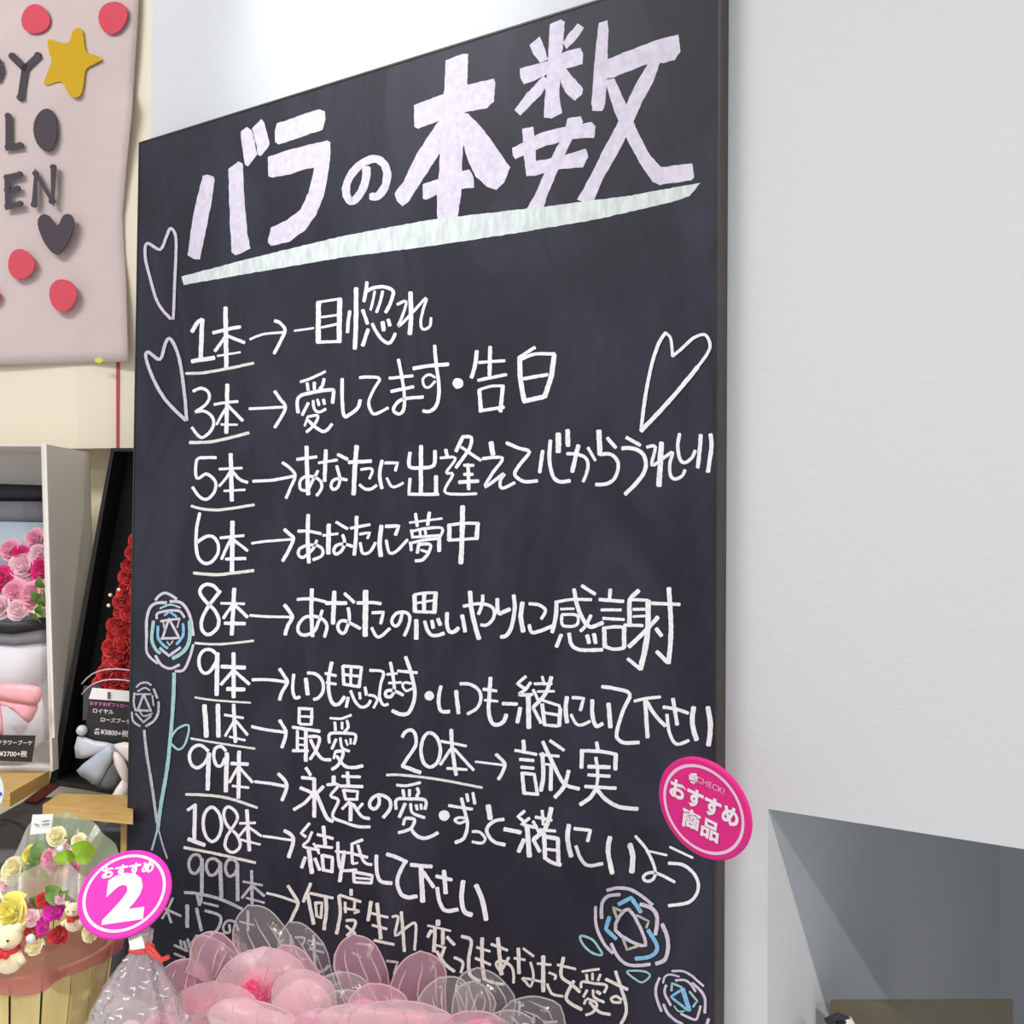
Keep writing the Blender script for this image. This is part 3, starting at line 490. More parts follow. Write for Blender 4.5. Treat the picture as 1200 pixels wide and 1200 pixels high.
for line in CHALK.strip().split('\n'):
    if line[0] == '@':
        q = line[1:].split(); ox, oy, sc = float(q[0]), float(q[1]), float(q[2])/1200
    elif line[0] == '#':
        flush(cur); n_, l_, c_ = line[1:].split('|'); cur = [n_, l_, c_, G()]
    else:
        for st in line.split(';'):
            cv = lambda t: [tuple(float(v) for v in p.split(',')) for p in t.split()]
            tp = lambda pts: [(ox+x*sc, oy+y*sc) for x, y in pts]
            if st[0] == 'P': board_poly(cur[3], tp(cv(st[1:])))
            else:
                sharp = '|' in st
                w, body = st.split('|' if sharp else ':'); pts = tp(cv(body))
                ribbon(cur[3], pts if (sharp and len(pts) < 4) else smooth_pts(pts, 4), float(w)*sc*.98)
flush(cur)

# ------------------------------------------------------------------ round pop tags
def pop_tag(name, c, Z, a, b, za, zb, col, col2, label, texts, extra=None):
    """a,b: image vectors (px) of the disc's text direction and its down direction; za,zb their depth parts"""
    s = Z/FPX; Cc = P(c[0], c[1], Z); D = ray(*c)
    for _ in range(40):      # depth parts that make the disc a true circle
        A = RV*a[0] - UV*a[1] + D*za; B = RV*b[0] - UV*b[1] + D*zb
        f1 = A.dot(B); f2 = A.dot(A) - B.dot(B)
        j11, j12, j21, j22 = D.dot(B), A.dot(D), 2*A.dot(D), -2*B.dot(D); det = j11*j22 - j12*j21
        za -= .7*(f1*j22 - j12*f2)/det; zb -= .7*(j11*f2 - j21*f1)/det
    A = A*s; B = B*s
    Nn = A.cross(B).normalized()
    if Nn.dot(FV) > 0: Nn = -Nn
    t = thing(name, Cc + B, label, 'sign')
    def f(u, v, h): return Cc + A*u + B*v + Nn*h
    n = 56; ring = [(math.cos(2*math.pi*k/n), math.sin(2*math.pi*k/n)) for k in range(n)]
    g = G(); V = [f(x, y, -.0015) for x, y in ring] + [f(x, y, .0008) for x, y in ring] + [f(x*.97, y*.97, .0018) for x, y in ring]
    F = [tuple(range(n)), tuple(range(2*n, 3*n))[::-1]]
    for k in range(n):
        j = (k+1) % n; F += [(k, j, n+j, n+k), (n+k, n+j, 2*n+j, 2*n+k)]
    g.add(V, F).build('disc', col, t, recalc=True)
    g = G(); V = [f(x*.88, y*.88, .0022) for x, y in ring] + [f(x*.82, y*.82, .0022) for x, y in ring]
    g.add(V, [(k, (k+1) % n, n+(k+1) % n, n+k) for k in range(n)]).build('printed_ring', col2, t)
    for nm, body, u, v, su, sv, bold, mt in texts:
        tv, tf = text_geo(body, 1.0, bold)
        mesh(nm, [f(u + p.x*su, v - p.y*sv, .0025) for p in tv], tf, mt, t)
    if extra: extra(t, f)
    return t, f
m_mag = mat('magenta_print', (232, 40, 140), .45, spec=.3); m_pink = mat('hot_pink_print', (228, 62, 182), .7, spec=.12)
m_wp = mat('white_print', (250, 240, 250), .6, spec=.2); m_rp = mat('pale_pink_print', (250, 205, 232), .4); m_lp = mat('light_pink_print', (238, 170, 205), .4)
def hand_icon(t, f):
    g = G()
    for k, (x0, y0, x1, y1) in enumerate([(-.50,-.42,-.28,-.52), (-.52,-.50,-.30,-.60), (-.48,-.58,-.26,-.68), (-.44,-.34,-.24,-.45), (-.36,-.32,-.22,-.62)]):
        x0, x1 = ((v+.37)*.62-.28 for v in (x0, x1)); y0, y1 = ((v+.5)*.62-.54 for v in (y0, y1))
        dx, dy = (y1-y0)*.14, -(x1-x0)*.14
        g.add([f(x0+dx, y0+dy, .0025), f(x1+dx, y1+dy, .0025), f(x1-dx, y1-dy, .0025), f(x0-dx, y0-dy, .0025)], [(0,1,2,3)])
    g.build('printed_hand', m_wp, t)
    p = f(-.25, 0, -.0015); g = G(); g.tube([p, Vector((p.x - .004, -.0004, p.z + .006))], .0018, 8)
    g.build('clear_peg', film('clear_peg', (220, 220, 225), .4), t, smooth=True)
pop_tag('round_tag', (825, 947.5), 0.915, (53.5, 26.7), (-7.3, 54.3), -28.5, 37.2, m_mag, m_rp,
        'magenta round tag tilted over the right edge of the chalkboard', [
    ('printed_lettering', 'おすすめ', 0, -.12, .385, .42, .044, m_wp), ('printed_lettering', '商品', .0, .36, .42, .44, .034, m_wp),
    ('printed_lettering', 'CHECK!', .10, -.56, .17, .17, .012, m_lp)], hand_icon)
def stick(t, f):
    g = G(); p = [f(.24, .80, -.004), f(.36, 1.24, -.004)]
    w = (f(.14, 0, 0) - f(0, 0, 0)); n = (f(0, 0, .0015) - f(0, 0, 0))
    g.hexa([p[1]-w, p[1]+w*1.2, p[1]+w*1.2-n, p[1]-w-n, p[0]-w, p[0]+w, p[0]+w-n, p[0]-w-n]).build('clear_strip', film('clear_strip', (225, 222, 222), .75), t)
pop_tag('round_tag', (146.5, 1047), 1.04, (55, -7.7), (-6, 51.4), -23.5, -30.9, m_pink, m_wp,
        'hot pink round tag with a white numeral 2 above a clear film bag', [
    ('printed_lettering', 'おすすめ', .02, -.50, .29, .30, .044, m_wp), ('printed_numeral', '2', .03, .17, 1.62, 1.42, .05, m_wp)], stick)

# ------------------------------------------------------------------ left: felt banner and back panel
e0 = fx(60, 526); kk = (cx - .0012 - e0.x)/FX.x; e1 = e0 + FX*kk; e2 = fx(-350, 532)
zbp = e0.z; ps = [e2, e1, e1 - FN*.012, e2 - FN*.012]
g = G().hexa([Vector((p.x, p.y, zbp)) for p in ps] + [Vector((p.x, p.y, 2.9)) for p in ps])
pan = g.build('trim_1', mat('cream_panel', (236, 226, 206), .55, bump=.05), recalc=True); pan['kind'] = 'structure'
g = G(); slab(g, [(136.5, 300), (141, 300), (139.8, 525), (136.5, 525)], lambda x, y: fx(x, y, .0005), FN*.001)
tag(g.build('red_tape', mat('red_tape', (190, 70, 75), .5), base=fx(138, 525)), 'thin vertical red tape line running below the cloth banner', 'tape')
ban = thing('felt_banner', fx(60, 430, .01), 'off white cloth banner with felt letters, dots, star and heart', 'banner')
edge = [(-150, 168), (0, 163), (50, 160), (130, 155), (200, 148), (255, 143.5), (330, 148), (424, 150.5)]
def edge_x(y):
    for (y0, x0), (y1, x1) in zip(edge, edge[1:]):
        if y <= y1: return x0 + (x1-x0)*(y-y0)/(y1-y0)
    return edge[-1][1]
V = []; F = []; nu, nv = 40, 40
for j in range(nv+1):
    for i in range(nu+1):
        u = i/nu; v = j/nv; y = -150 + v*(574 + (1-u)*9)
        x = -220 + (edge_x(y)+220)*u
        off = .006 + .004*math.sin(u*9+v*3) + .003*math.sin(v*11+u*4) + (.018*max(0, u-.88)/.12 if y > 120 else .004)*abs(math.sin(v*4.0))
        V.append(fx(x, y, off))
for j in range(nv):
    for i in range(nu):
        k = j*(nu+1)+i; F.append((k, k+1, k+nu+2, k+nu+1))
cl = mesh('cloth', V, F, mat('banner_cloth', (212, 194, 194), .9, noise=.04, nscale=12, bump=.25, bscale=420, sheen=.2), ban, smooth=True)
sd = cl.modifiers.new('thickness', 'SOLIDIFY'); sd.thickness = .0015
m_red = mat('red_felt', (216, 82, 98), .95, bump=.5, bscale=500); m_dk = mat('charcoal_felt', (78, 70, 78), .95, bump=.5, bscale=500)
m_gold = mat('gold_felt', (206, 165, 32), .95, bump=.5, bscale=500)
OFF = .0185
def felt(name, pts, m, label=None, s=.25, oy=0, sm=True):
    pts = [(x*s, y*s+oy) for x, y in pts]
    if sm: pts = smooth_pts(pts + [pts[0]], 3)[:-1]
    g = G(); slab(g, pts, lambda x, y: fx(x, y, OFF), FN*.0025); g.build(name, m, ban, label=label, recalc=True)
def ell(cx_, cy_, rx, ry, rot=0, w=.04):
    o = []
    for k in range(18):
        t = 2*math.pi*k/18; r = 1 + w*math.sin(3*t+cx_)
        x, y = rx*r*math.cos(t), ry*r*math.sin(t)
        o.append((cx_ + x*math.cos(rot)-y*math.sin(rot), cy_ + x*math.sin(rot)+y*math.cos(rot)))
    return o
for e in [ell(170, 93, 67, 69), ell(532, 84, 66, 78, .4)]: felt('felt_dot', e, m_red, sm=False)
for e in [ell(102, 240, 62, 71), ell(298, 385, 64, 77), ell(-30, 390, 33, 40)]: felt('felt_dot', e, m_red, oy=250, sm=False)
felt('felt_star', [(370,135),(392,152),(405,240),(440,258),(480,280),(440,305),(405,330),(395,400),(380,448),(350,460),(325,440),(290,385),(225,402),(213,380),(245,295),(235,250),(228,200),(240,188),(320,207),(345,150)], m_gold)
felt('felt_heart', [(180,1050),(200,1008),(235,1015),(272,1062),(300,1012),(335,1008),(350,1050),(328,1125),(272,1195),(215,1145)], m_dk)
felt('felt_letter', ell(218, 610, 56, 100), m_dk, label='charcoal felt letter O, filled oval', sm=False)
def felt_letter(strokes, w, label):
    g = G()
    for pts in strokes:
        pts = [(x*.25, y*.25) for x, y in pts]; out_l = []; out_r = []
        n = len(pts)
        for i, p in enumerate(pts):
            a_ = pts[max(i-1, 0)]; b_ = pts[min(i+1, n-1)]
            d1 = Vector((p[0]-a_[0], p[1]-a_[1])); d2 = Vector((b_[0]-p[0], b_[1]-p[1]))
            d1 = d1.normalized() if d1.length else d2.normalized(); d2 = d2.normalized() if d2.length else d1
            t_ = (d1+d2).normalized(); k = 1/max(.5, math.sqrt((1+d1.dot(d2))/2)); hw = w*.25/2*k
            px_, py_ = p
            if i == 0: px_ -= t_.x*w*.06; py_ -= t_.y*w*.06
            if i == n-1: px_ += t_.x*w*.06; py_ += t_.y*w*.06
            out_l.append((px_ - t_.y*hw, py_ + t_.x*hw)); out_r.append((px_ + t_.y*hw, py_ - t_.x*hw))
        for i in range(n-1):
            qd = [out_l[i], out_l[i+1], out_r[i+1], out_r[i]]
            g.hexa([fx(*c, OFF) for c in qd] + [fx(*c, OFF+.0025) for c in qd])
        for p in pts:
            cc = [(p[0]+math.cos(k*.524)*w*.12, p[1]+math.sin(k*.524)*w*.12) for k in range(12)]
            slab(g, cc, lambda x, y: fx(x, y, OFF), FN*.0026)
    g.build('felt_letter', m_dk, ban, label=label)
felt_letter([[(60,265),(118,322)], [(180,262),(118,322),(98,458)]], 34, 'charcoal felt letter Y')
felt_letter([[(-60,275),(-55,470)], [(-60,285),(-10,290),(2,330),(-10,365),(-58,372)]], 34, 'charcoal felt letter P, cut by the frame')
felt_letter([[(40,545),(40,690),(98,682)]], 30, 'charcoal felt letter L')
felt_letter([[(96,818),(34,832),(38,968),(98,956)], [(36,892),(86,884)]], 28, 'charcoal felt letter E')
felt_letter([[(162,960),(170,815),(246,945),(252,785)]], 30, 'charcoal felt letter N')
g = G(); slab(g, [(112,420),(118,419),(122,423),(117,426),(112,424)], lambda x, y: fx(x, y, .03), FN*.002)
g.build('yellow_tack', mat('yellow_tack', (225, 225, 60), .5), ban, label='small yellow tack at the lower edge')

# ------------------------------------------------------------------ roses
def rose_mesh(name, m, seed=0, petals=20):
    """unit rose head radius 1, opening towards +Z"""
    r_ = random.Random(seed); V = []; F = []
    for k in range(petals):
        t = k/petals; rad = .12 + .80*t**.9; a0 = k*2.4 + r_.uniform(-.2, .2); span = 1.9 - .45*t; h = .80 - .40*t
        nu_, nv_ = 7, 4; b0 = len(V)
        for j in range(nv_+1):
            v = j/nv_
            for i in range(nu_+1):
                u = i/nu_ - .5; a = a0 + u*span
                prof = math.sin(v*1.45)
                rr = rad*(.35 + .65*prof) + (.10*t+.02)*v**3 * 1.3
                edge_ = 1 - (2*abs(u))**3*.35
                z = -.35*t + h*v*edge_ - (.16*t)*v**4
                V.append((rr*math.cos(a), rr*math.sin(a), z + .02*math.sin(a*5+k)))
        for j in range(nv_):
            for i in range(nu_):
                q0 = b0+j*(nu_+1)+i; F.append((q0, q0+1, q0+nu_+2, q0+nu_+1))
    b0 = len(V); V.append((0, 0, .46))
    for j in range(1, 4):
        for i in range(8): a = i*.785 + j*.3; V.append((.085*j*math.cos(a), .085*j*math.sin(a), .46 - .05*j*j))
    F += [(b0, b0+1+i, b0+1+(i+1) % 8) for i in range(8)] + [(b0+1+8*j+i, b0+9+8*j+i, b0+9+8*j+(i+1) % 8, b0+1+8*j+(i+1) % 8) for j in range(2) for i in range(8)]
    me = bpy.data.meshes.new(name); me.from_pydata(V, [], F); me.polygons.foreach_set('use_smooth', [True]*len(F)); me.materials.append(m); me.update()
    return me
def pm(name, c, c2=None): return mat(name, c, .55, rgb2=c2, nscale=3, sheen=.2, spec=.3)
R_pink = [rose_mesh('rose_pink', pm('pink_petal', (248, 178, 204)), s) for s in (1, 2)]
R_hot = [rose_mesh('rose_hot', pm('hot_pink_petal', (232, 50, 140)), 3)]
R_lt = [rose_mesh('rose_pale', pm('pale_pink_petal', (252, 214, 224)), 4)]
R_red = [rose_mesh('rose_red', pm('red_petal', (226, 62, 62), (196, 44, 50)), s, 15) for s in (5, 6)]
R_crm = [rose_mesh('rose_cream', pm('cream_petal', (250, 242, 200)), 7)]
R_yel = [rose_mesh('rose_yellow', pm('yellow_petal', (248, 238, 130)), 8)]
R_mag = [rose_mesh('rose_magenta', pm('magenta_petal', (232, 50, 190)), 9)]
R_wr = [rose_mesh('rose_wrapped', pm('soft_pink_petal', (255, 176, 204)), 10)]
R_wrh = [rose_mesh('rose_wrapped_hot', pm('bright_pink_petal', (255, 110, 165)), 11)]
def put_rose(meshes, pos, rad, parent, toward, name='rose', k=0):
    o = bpy.data.objects.new(name, meshes[k % len(meshes)]); C.objects.link(o); o.parent = parent
    o.location = pos - ORG[parent]; o.scale = (rad, rad, rad)
    qn = Vector(toward).normalized().to_track_quat('Z', 'Y')
    o.rotation_mode = 'QUATERNION'; o.rotation_quaternion = qn @ Matrix.Rotation(k*1.7, 3, 'Z').to_quaternion()
    ORG[o] = pos; return o
def leaf(parent, p, d, up, L, w, m, name='leaf'):
    d = d.normalized(); s = d.cross(up).normalized(); n = s.cross(d); V = []; F = []
    for i in range(7):
        t = i/6; ww = w*math.sin(math.pi*min(1, t*.95+.05))**.8; c = p + d*L*t - n*(-.25*L*math.sin(t*2.6))
        V += [c - s*ww + n*ww*.35, c, c + s*ww + n*ww*.35]
    for i in range(6): F += [(3*i, 3*i+1, 3*i+4, 3*i+3), (3*i+1, 3*i+2, 3*i+5, 3*i+4)]
    return mesh(name, V, F, m, parent, smooth=True)
def sheet(name, rows, m, parent, smooth=True, thick=0, label=None):
    V = [p for r in rows for p in r]; n = len(rows[0]); F = []
    for j in range(len(rows)-1):
        for i in range(n-1): F.append((j*n+i, j*n+i+1, (j+1)*n+i+1, (j+1)*n+i))
    o = mesh(name, V, F, m, parent, smooth=smooth, label=label)
    if thick: md = o.modifiers.new('thickness', 'SOLIDIFY'); md.thickness = thick
    return o
def quadbox(name, corners, d, m, parent=None, **k):  # 4 front corners, extruded by vector d
    return G().hexa([corners[3], corners[2], corners[2]+d, corners[3]+d, corners[0], corners[1], corners[1]+d, corners[0]+d]).build(name, m, parent, recalc=True, **k)

m_wbox = mat('white_card', (232, 226, 220), .6); m_wood = mat('pale_wood', (214, 178, 112), .5, rgb2=(190, 150, 86), nscale=6, stretch=(2, 2, 30), bump=.1)
m_black = mat('black_card', (14, 12, 12), .5); m_greyp = mat('grey_paper', (140, 138, 148), .7); m_blueg = mat('pale_blue_paper', (178, 190, 206), .7)
FH = Vector((FV.x, FV.y, 0)).normalized(); RH = Vector((RV.x, RV.y, 0)).normalized()
# grey display unit beneath, wooden shelves
Zs = 1.60
un0 = P(60, 1000, 1.66)
zt = P(60, 985, 1.6).z
g = G(); c0 = P(-150, 1000, 1.35); c1 = P(157, 1000, 1.56)
pts = [c0, c1, c1 + FH*.25, c0 + FH*.45]
g.hexa([Vector((p.x, p.y, 0)) for p in pts] + [Vector((p.x, p.y, .93)) for p in pts])
tag(g.build('display_counter', mat('grey_counter', (108, 107, 114), .7, noise=.1, nscale=8), base=(c0.x, c0.y, 0)), 'grey display counter under the wooden shelves at left', 'counter')
sh1 = thing('wooden_shelf', P(20, 945, 1.46), 'pale wooden shelf board under the white flower box', 'shelf')
q = [P(-120, 928, 1.42), P(12, 928, 1.42), P(58, 903, 1.62), P(-120, 903, 1.62)]
zz = q[1].z; q = [Vector((p.x, p.y, zz)) for p in (q[0], q[1])] + [None, None]
def onZ(px, py, z): d = ray(px, py); return CP + d*((z-CP.z)/d.z)
zz = P(12, 929, 1.46).z
q = [onZ(-130, 929, zz), onZ(12, 929, zz), onZ(58, 903, zz), onZ(-130, 903, zz)]
th = Vector((0, 0, -.020))
G().hexa([p+th for p in q] + q).build('board', m_wood, sh1, recalc=True)
sh2 = thing('wooden_shelf', P(100, 965, 1.5), 'lower wooden shelf board under the black flower box', 'shelf')
zz2 = P(60, 942, 1.50).z
q = [onZ(50, 943, zz2), onZ(156, 953, zz2), onZ(156, 932, zz2), onZ(70, 930, zz2)]
G().hexa([p+Vector((0, 0, -.016)) for p in q] + q).build('board', m_wood, sh2, recalc=True)
for (a_, b_) in [((150, 962), (1.47)),]:
    p = P(149, 958, 1.495); G().box((p.x-.006, p.y-.006, .93), (p.x+.012, p.y+.006, zz2-.016)).build('post', m_wood, sh2)
g = G(); q = [onZ(28, 941, .945+.0), onZ(44, 941, .945), onZ(86, 912, .945), onZ(62, 914, .945)]
z0 = .932; q = [onZ(x, y, z0+.0) for x, y in ((28, 940), (44, 941), (84, 911), (64, 913))]
# red runner strip on the grey counter
g.hexa([p for p in q] + [p+Vector((0, 0, .002)) for p in q])
tag(g.build('red_strip', mat('red_cloth', (140, 40, 48), .8), base=q[0], recalc=True), 'dark red strip lying between the two wooden shelves', 'strip')
g = G(); g.tube([P(x, y, 1.33) for x, y in smooth_pts([(-30, 962), (0, 960), (15, 963), (27, 970), (38, 984)], 4)], .0022)
tag(g.build('cable', mat('black_rubber', (24, 24, 26), .5), base=P(38, 984, 1.33), smooth=True), 'black cable curving behind the flower basket', 'cable')
g = G(); cc = P(-12, 927, 1.30)
slab(g, [(math.cos(k*.2618)*.019, math.sin(k*.2618)*.026) for k in range(24)], lambda x, y: cc + RV*x + UV*y, -FV*.002)
dt = thing('price_disc', cc - UV*.026, 'white round price disc with a blue mark, cut by the left edge', 'tag')
mesh('disc', g.V, g.F, mat('white_plastic', (235, 238, 245), .4), dt)
slab((g := G()), [(.008, .0), (.0165, -.001), (.0165, -.005), (.008, -.004)], lambda x, y: cc + RV*x + UV*y - FV*.0025, -FV*.0006)
g.build('blue_mark', mat('blue_print', (30, 90, 215), .5), dt)

# white open-fronted flower box
Zb = 1.60; dep = FH*.175
wb = thing('flower_box', P(20, 905, Zb), 'white open fronted gift box holding a pink rose bouquet, far left', 'box')
def wbp(px, py, dz=0): return P(px, py, Zb) + FH*dz
tl, tr_ = wbp(-150, 519), wbp(51, 520); bl, br_ = wbp(-150, 905), wbp(62, 904)
t4 = .004
# panels
def panel(a, b, c, d, off, nm='box_panel', m=m_wbox):
    return G().hexa([a, b, b+off, a+off, d, c, c+off, d+off]).build(nm, m, wb, recalc=True)
wv = RH*t4
panel(br_, br_+dep, tr_+dep, tr_, -wv*1.0)           # right side
panel(tl, tr_, tr_+dep, tl+dep, Vector((0, 0, -t4)))
panel(bl, br_, br_+dep, bl+dep, Vector((0, 0, t4)))
panel(bl+dep, br_+dep, tr_+dep, tl+dep, -FH*t4)
quadbox('front_lip', [wbp(51, 520, -.0), wbp(54, 520, 0), wbp(64, 865, 0), wbp(59, 865, 0)], FH*.004, mat('white_lip', (245, 240, 235), .5), wb)
bq = thing('rose_bouquet', P(15, 850, Zb+.05), 'bouquet of pink and hot pink roses in grey paper inside the white box', 'bouquet')
def bqp(x, y, o): return P(x, y, Zb) + FH*o
def strip(nm, top, bot, o, m, bulge=.02, parent=bq):
    rows = []
    for line, oo in ((top, 0), (bot, 0)):
        rows.append([bqp(x, y, o - bulge*math.sin(math.pi*i/(len(line)-1))) for i, (x, y) in enumerate(line)])
    mid = [(a*.5+b*.5) for a, b in zip(*rows)]
    return sheet(nm, [rows[0], mid, rows[1]], m, parent, thick=.001)
strip('wrapping_paper', [(-110, 558), (-60, 562), (0, 564), (48, 566)], [(-110, 590), (-60, 588), (0, 587), (50, 587)], .12, mat('black_ribbon', (34, 34, 42), .5), .0)
strip('wrapping_paper', [(-110, 585), (-60, 585), (0, 585), (50, 586)], [(-110, 620), (-60, 616), (0, 613), (52, 613)], .11, m_greyp, 0)
strip('wrapping_paper', [(-110, 610), (-60, 610), (0, 611), (51, 612)], [(-110, 735), (-60, 735), (0, 735), (56, 735)], .10, m_blueg, 0)
k = 0
for (x, y, r, ty) in [(15, 632, 13, 'p'), (48, 625, 12, 'h'), (40, 642, 13, 'p'), (24, 650, 12, 'l'), (3, 652, 12, 'h'), (56, 660, 12, 'l'), (-12, 645, 14, 'p'),
                      (8, 665, 17, 'l'), (34, 670, 16, 'h'), (54, 692, 12, 'c'), (-14, 680, 16, 'h'), (5, 695, 15, 'p'), (28, 700, 19, 'p'), (-10, 712, 14, 'l'), (12, 716, 12, 'l'), (46, 716, 9, 'c'),
                      (-40, 660, 16, 'p'), (-42, 700, 16, 'l')]:
    x = min(x, 40)
    ms = {'p': R_pink, 'h': R_hot, 'l': R_lt, 'c': R_crm}[ty]
    put_rose(ms, bqp(x, y, .075 - .0006*(y-630)), r*1.12*Zb/FPX, bq, -FV + UV*.25 + RV*rnd.uniform(-.3, .3), k=k); k += 1
m_leaf = mat('green_leaf', (110, 150, 70), .5, noise=.3); m_lime = mat('lime_leaf', (150, 195, 40), .45, noise=.3)
for (x, y, dx, dy) in [(50, 705, -1, 1), (46, 722, .6, 1), (52, 712, .2, 1), (50, 690, 0, 1), (44, 728, .3, .6)]:
    leaf(bq, bqp(x-4, y, .02), RV*dx*.4 + UV*dy*.5 - FV*.4, -FV, .03, .008, m_leaf)
strip('black_band', [(-110, 722), (-40, 727), (10, 730), (53, 724)], [(-110, 737), (-40, 741), (10, 744), (54, 737)], .025, mat('black_ribbon', (34, 34, 42), .5), .01)
strip('wrapping_paper', [(-110, 736), (-40, 738), (10, 742), (53, 736)], [(-110, 752), (-40, 754), (10, 758), (54, 754)], .03, m_greyp, .01)
strip('wrapping_paper', [(-110, 752), (-40, 754), (10, 757), (58, 753)], [(-70, 830), (-30, 830), (0, 830), (38, 805)], .035, mat('white_paper', (226, 224, 232), .7, bump=.3, bscale=20, bdist=.01), .012)
strip('wrapping_paper', [(-60, 825), (-20, 825), (8, 825), (36, 812)], [(-90, 900), (-30, 900), (10, 895), (48, 868)], .032, mat('white_paper', (226, 224, 232), .7), .012)
m_rib = mat('pink_ribbon', (250, 178, 190), .4, bump=.3, bscale=60, bdist=.004)
bow = thing('ribbon_bow', P(10, 845, Zb-.01), 'pink ribbon bow tied round the bouquet in the white box', 'bow')
def loop(nm, pts, w, m, parent, o=0, Z=Zb):   # ribbon strip following image points; w = half width px
    rows = []; n = len(pts)
    for i, (x, y) in enumerate(pts):
        a_ = pts[max(0, i-1)]; b_ = pts[min(n-1, i+1)]; d = math.hypot(b_[0]-a_[0], b_[1]-a_[1]) or 1
        nx_, ny_ = -(b_[1]-a_[1])/d, (b_[0]-a_[0])/d
        ww = w[i] if isinstance(w, list) else w
        rows.append([P(x+nx_*ww*s_, y+ny_*ww*s_, Z) + FH*(o - .010*math.sin(math.pi*i/(n-1)) + .003*s_*s_) for s_ in (-1, -.3, .3, 1)])
    return sheet(nm, rows, m, parent, thick=.0008)
def poly_sheet(nm, outline, m, parent, Z, bul=.0045):
    cx_ = sum(p[0] for p in outline)/len(outline); cy_ = sum(p[1] for p in outline)/len(outline)
    outline = smooth_pts(outline + [outline[0]], 2)[:-1]
    V = [P(*p, Z) for p in outline] + [P(cx_+(p[0]-cx_)*.5, cy_+(p[1]-cy_)*.5, Z) - FH*bul*.8 for p in outline] + [P(cx_, cy_, Z) - FH*bul]
    n = len(outline); F = []
    for i in range(n):
        j = (i+1) % n; F += [(i, j, n+j, n+i), (n+i, n+j, 2*n)]
    o = mesh(nm, V, F, m, parent, smooth=True); md = o.modifiers.new('thickness', 'SOLIDIFY'); md.thickness = .0008
    return o
poly_sheet('ribbon_loop', [(-6, 803), (18, 801), (46, 805), (49, 817), (42, 826), (22, 823), (-6, 817)], m_rib, bow, Zb-.03)
poly_sheet('ribbon_loop', [(-4, 816), (20, 822), (44, 823), (42, 836), (34, 847), (24, 839), (8, 827), (-6, 824)], m_rib, bow, Zb-.024)
poly_sheet('ribbon_loop', [(-60, 806), (-30, 801), (-6, 806), (-6, 820), (-30, 826), (-58, 822)], m_rib, bow, Zb-.03)
poly_sheet('ribbon_tail', [(-8, 820), (0, 822), (4, 860), (-6, 862)], m_rib, bow, Zb-.022, .003)
def card(name, corners, Z, label, lines, m=None, border=True):
    c = [P(x, y, Z) for x, y in corners]; t = thing(name, (c[2]+c[3])/2, label, 'price card')
    quadbox('card', c, FH*.0015, m or mat('black_price_card', (40, 38, 40), .5), t)
    U = (c[1]-c[0]); Dn = (c[3]-c[0])
    for body, u, v, h, mt in lines:
        tv, tf = text_geo(body, 1.0, .012); hh = Dn.length*h; un = U.normalized(); dn = Dn.normalized()
        mesh('handwriting', [c[0] + U*u + Dn*v + un*p.x*hh - dn*p.y*hh - FH*.0006 for p in tv], tf, mt, t)
    return t
m_wi = mat('white_ink', (235, 235, 238), .6); m_pi = mat('pink_ink', (225, 130, 200), .6)
card('price_card', [(-22, 861), (41.5, 862), (37, 893), (-24, 891)], Zb-.035, 'black price card with white writing at the foot of the white box',
     [('ソープフラワーブーケ', .49, .30, .20, m_wi), ('¥3700+税', .62, .74, .26, m_wi)])

# black leaning box with red roses
bb = thing('flower_box', P(110, 925, 1.60), 'black open gift box with a column of red roses, leaning beside the chalkboard', 'box')
Zk = 1.62
K = lambda x, y, o=0: P(x, y, Zk) + FH*o
quadbox('box_panel', [K(134, 527, .06), K(215, 527, .06), K(215, 930, .06), K(66, 916, .06)], FH*.004, m_black, bb)   # back
quadbox('box_panel', [K(130, 526), K(134, 526), K(66, 917), K(58, 917)], FH*.064, m_black, bb)                 # left side
quadbox('box_panel', [K(130, 525), K(215, 525), K(215, 529), K(130, 529)], FH*.064, m_black, bb)
quadbox('box_panel', [K(58, 913), K(215, 937), K(215, 945), K(58, 919)], FH*.064, mat('black_card_edge', (44, 40, 42), .5), bb)
rb = thing('rose_bouquet', K(130, 860, .02), 'tall bouquet of red roses inside the black box', 'bouquet')
k = 0
y = 606
while y < 808:
    t = (y-600)/210; x0 = 153 - 47*t; x = x0 + 9
    while x < 172:
        put_rose(R_red, K(x + rnd.uniform(-2, 2), y + rnd.uniform(-3, 3), .03 - .03*t + rnd.uniform(0, .012)), rnd.uniform(12, 14.5)*Zk/FPX, rb, -FV + UV*.35 + RV*rnd.uniform(-.5, .5), k=k); k += 1
        x += 15
    y += 14
for (x, y) in [(138, 696), (136, 708), (148, 690)]:
    p = K(x, y, -.03); g = G(); bm = bmesh.new(); bmesh.ops.create_icosphere(bm, subdivisions=2, radius=.003)
    g.add([p + v.co for v in bm.verts], [tuple(v.index for v in f.verts) for f in bm.faces]); bm.free()
    g.build('pearl', mat('pearl', (255, 240, 210), .2), rb, smooth=True)
m_clear = film('clear_wrap', (230, 225, 235), .16, .08, bump=.6, bscale=70, spec=1.0)
for yy in (786, 798):
    loop('wrap_fold', smooth_pts([(106, yy+12), (120, yy), (140, yy-6), (165, yy-4), (185, yy+4)], 3), .9, mat('silver_film', (222, 205, 222), .25), rb, -.035, Zk)
quadbox('wrapping_paper', [K(101, 803, -.01), K(120, 801, -.01), K(118, 845, -.01), K(100, 842, -.01)], FH*.001, mat('smoke_paper', (74, 76, 80), .5), rb)
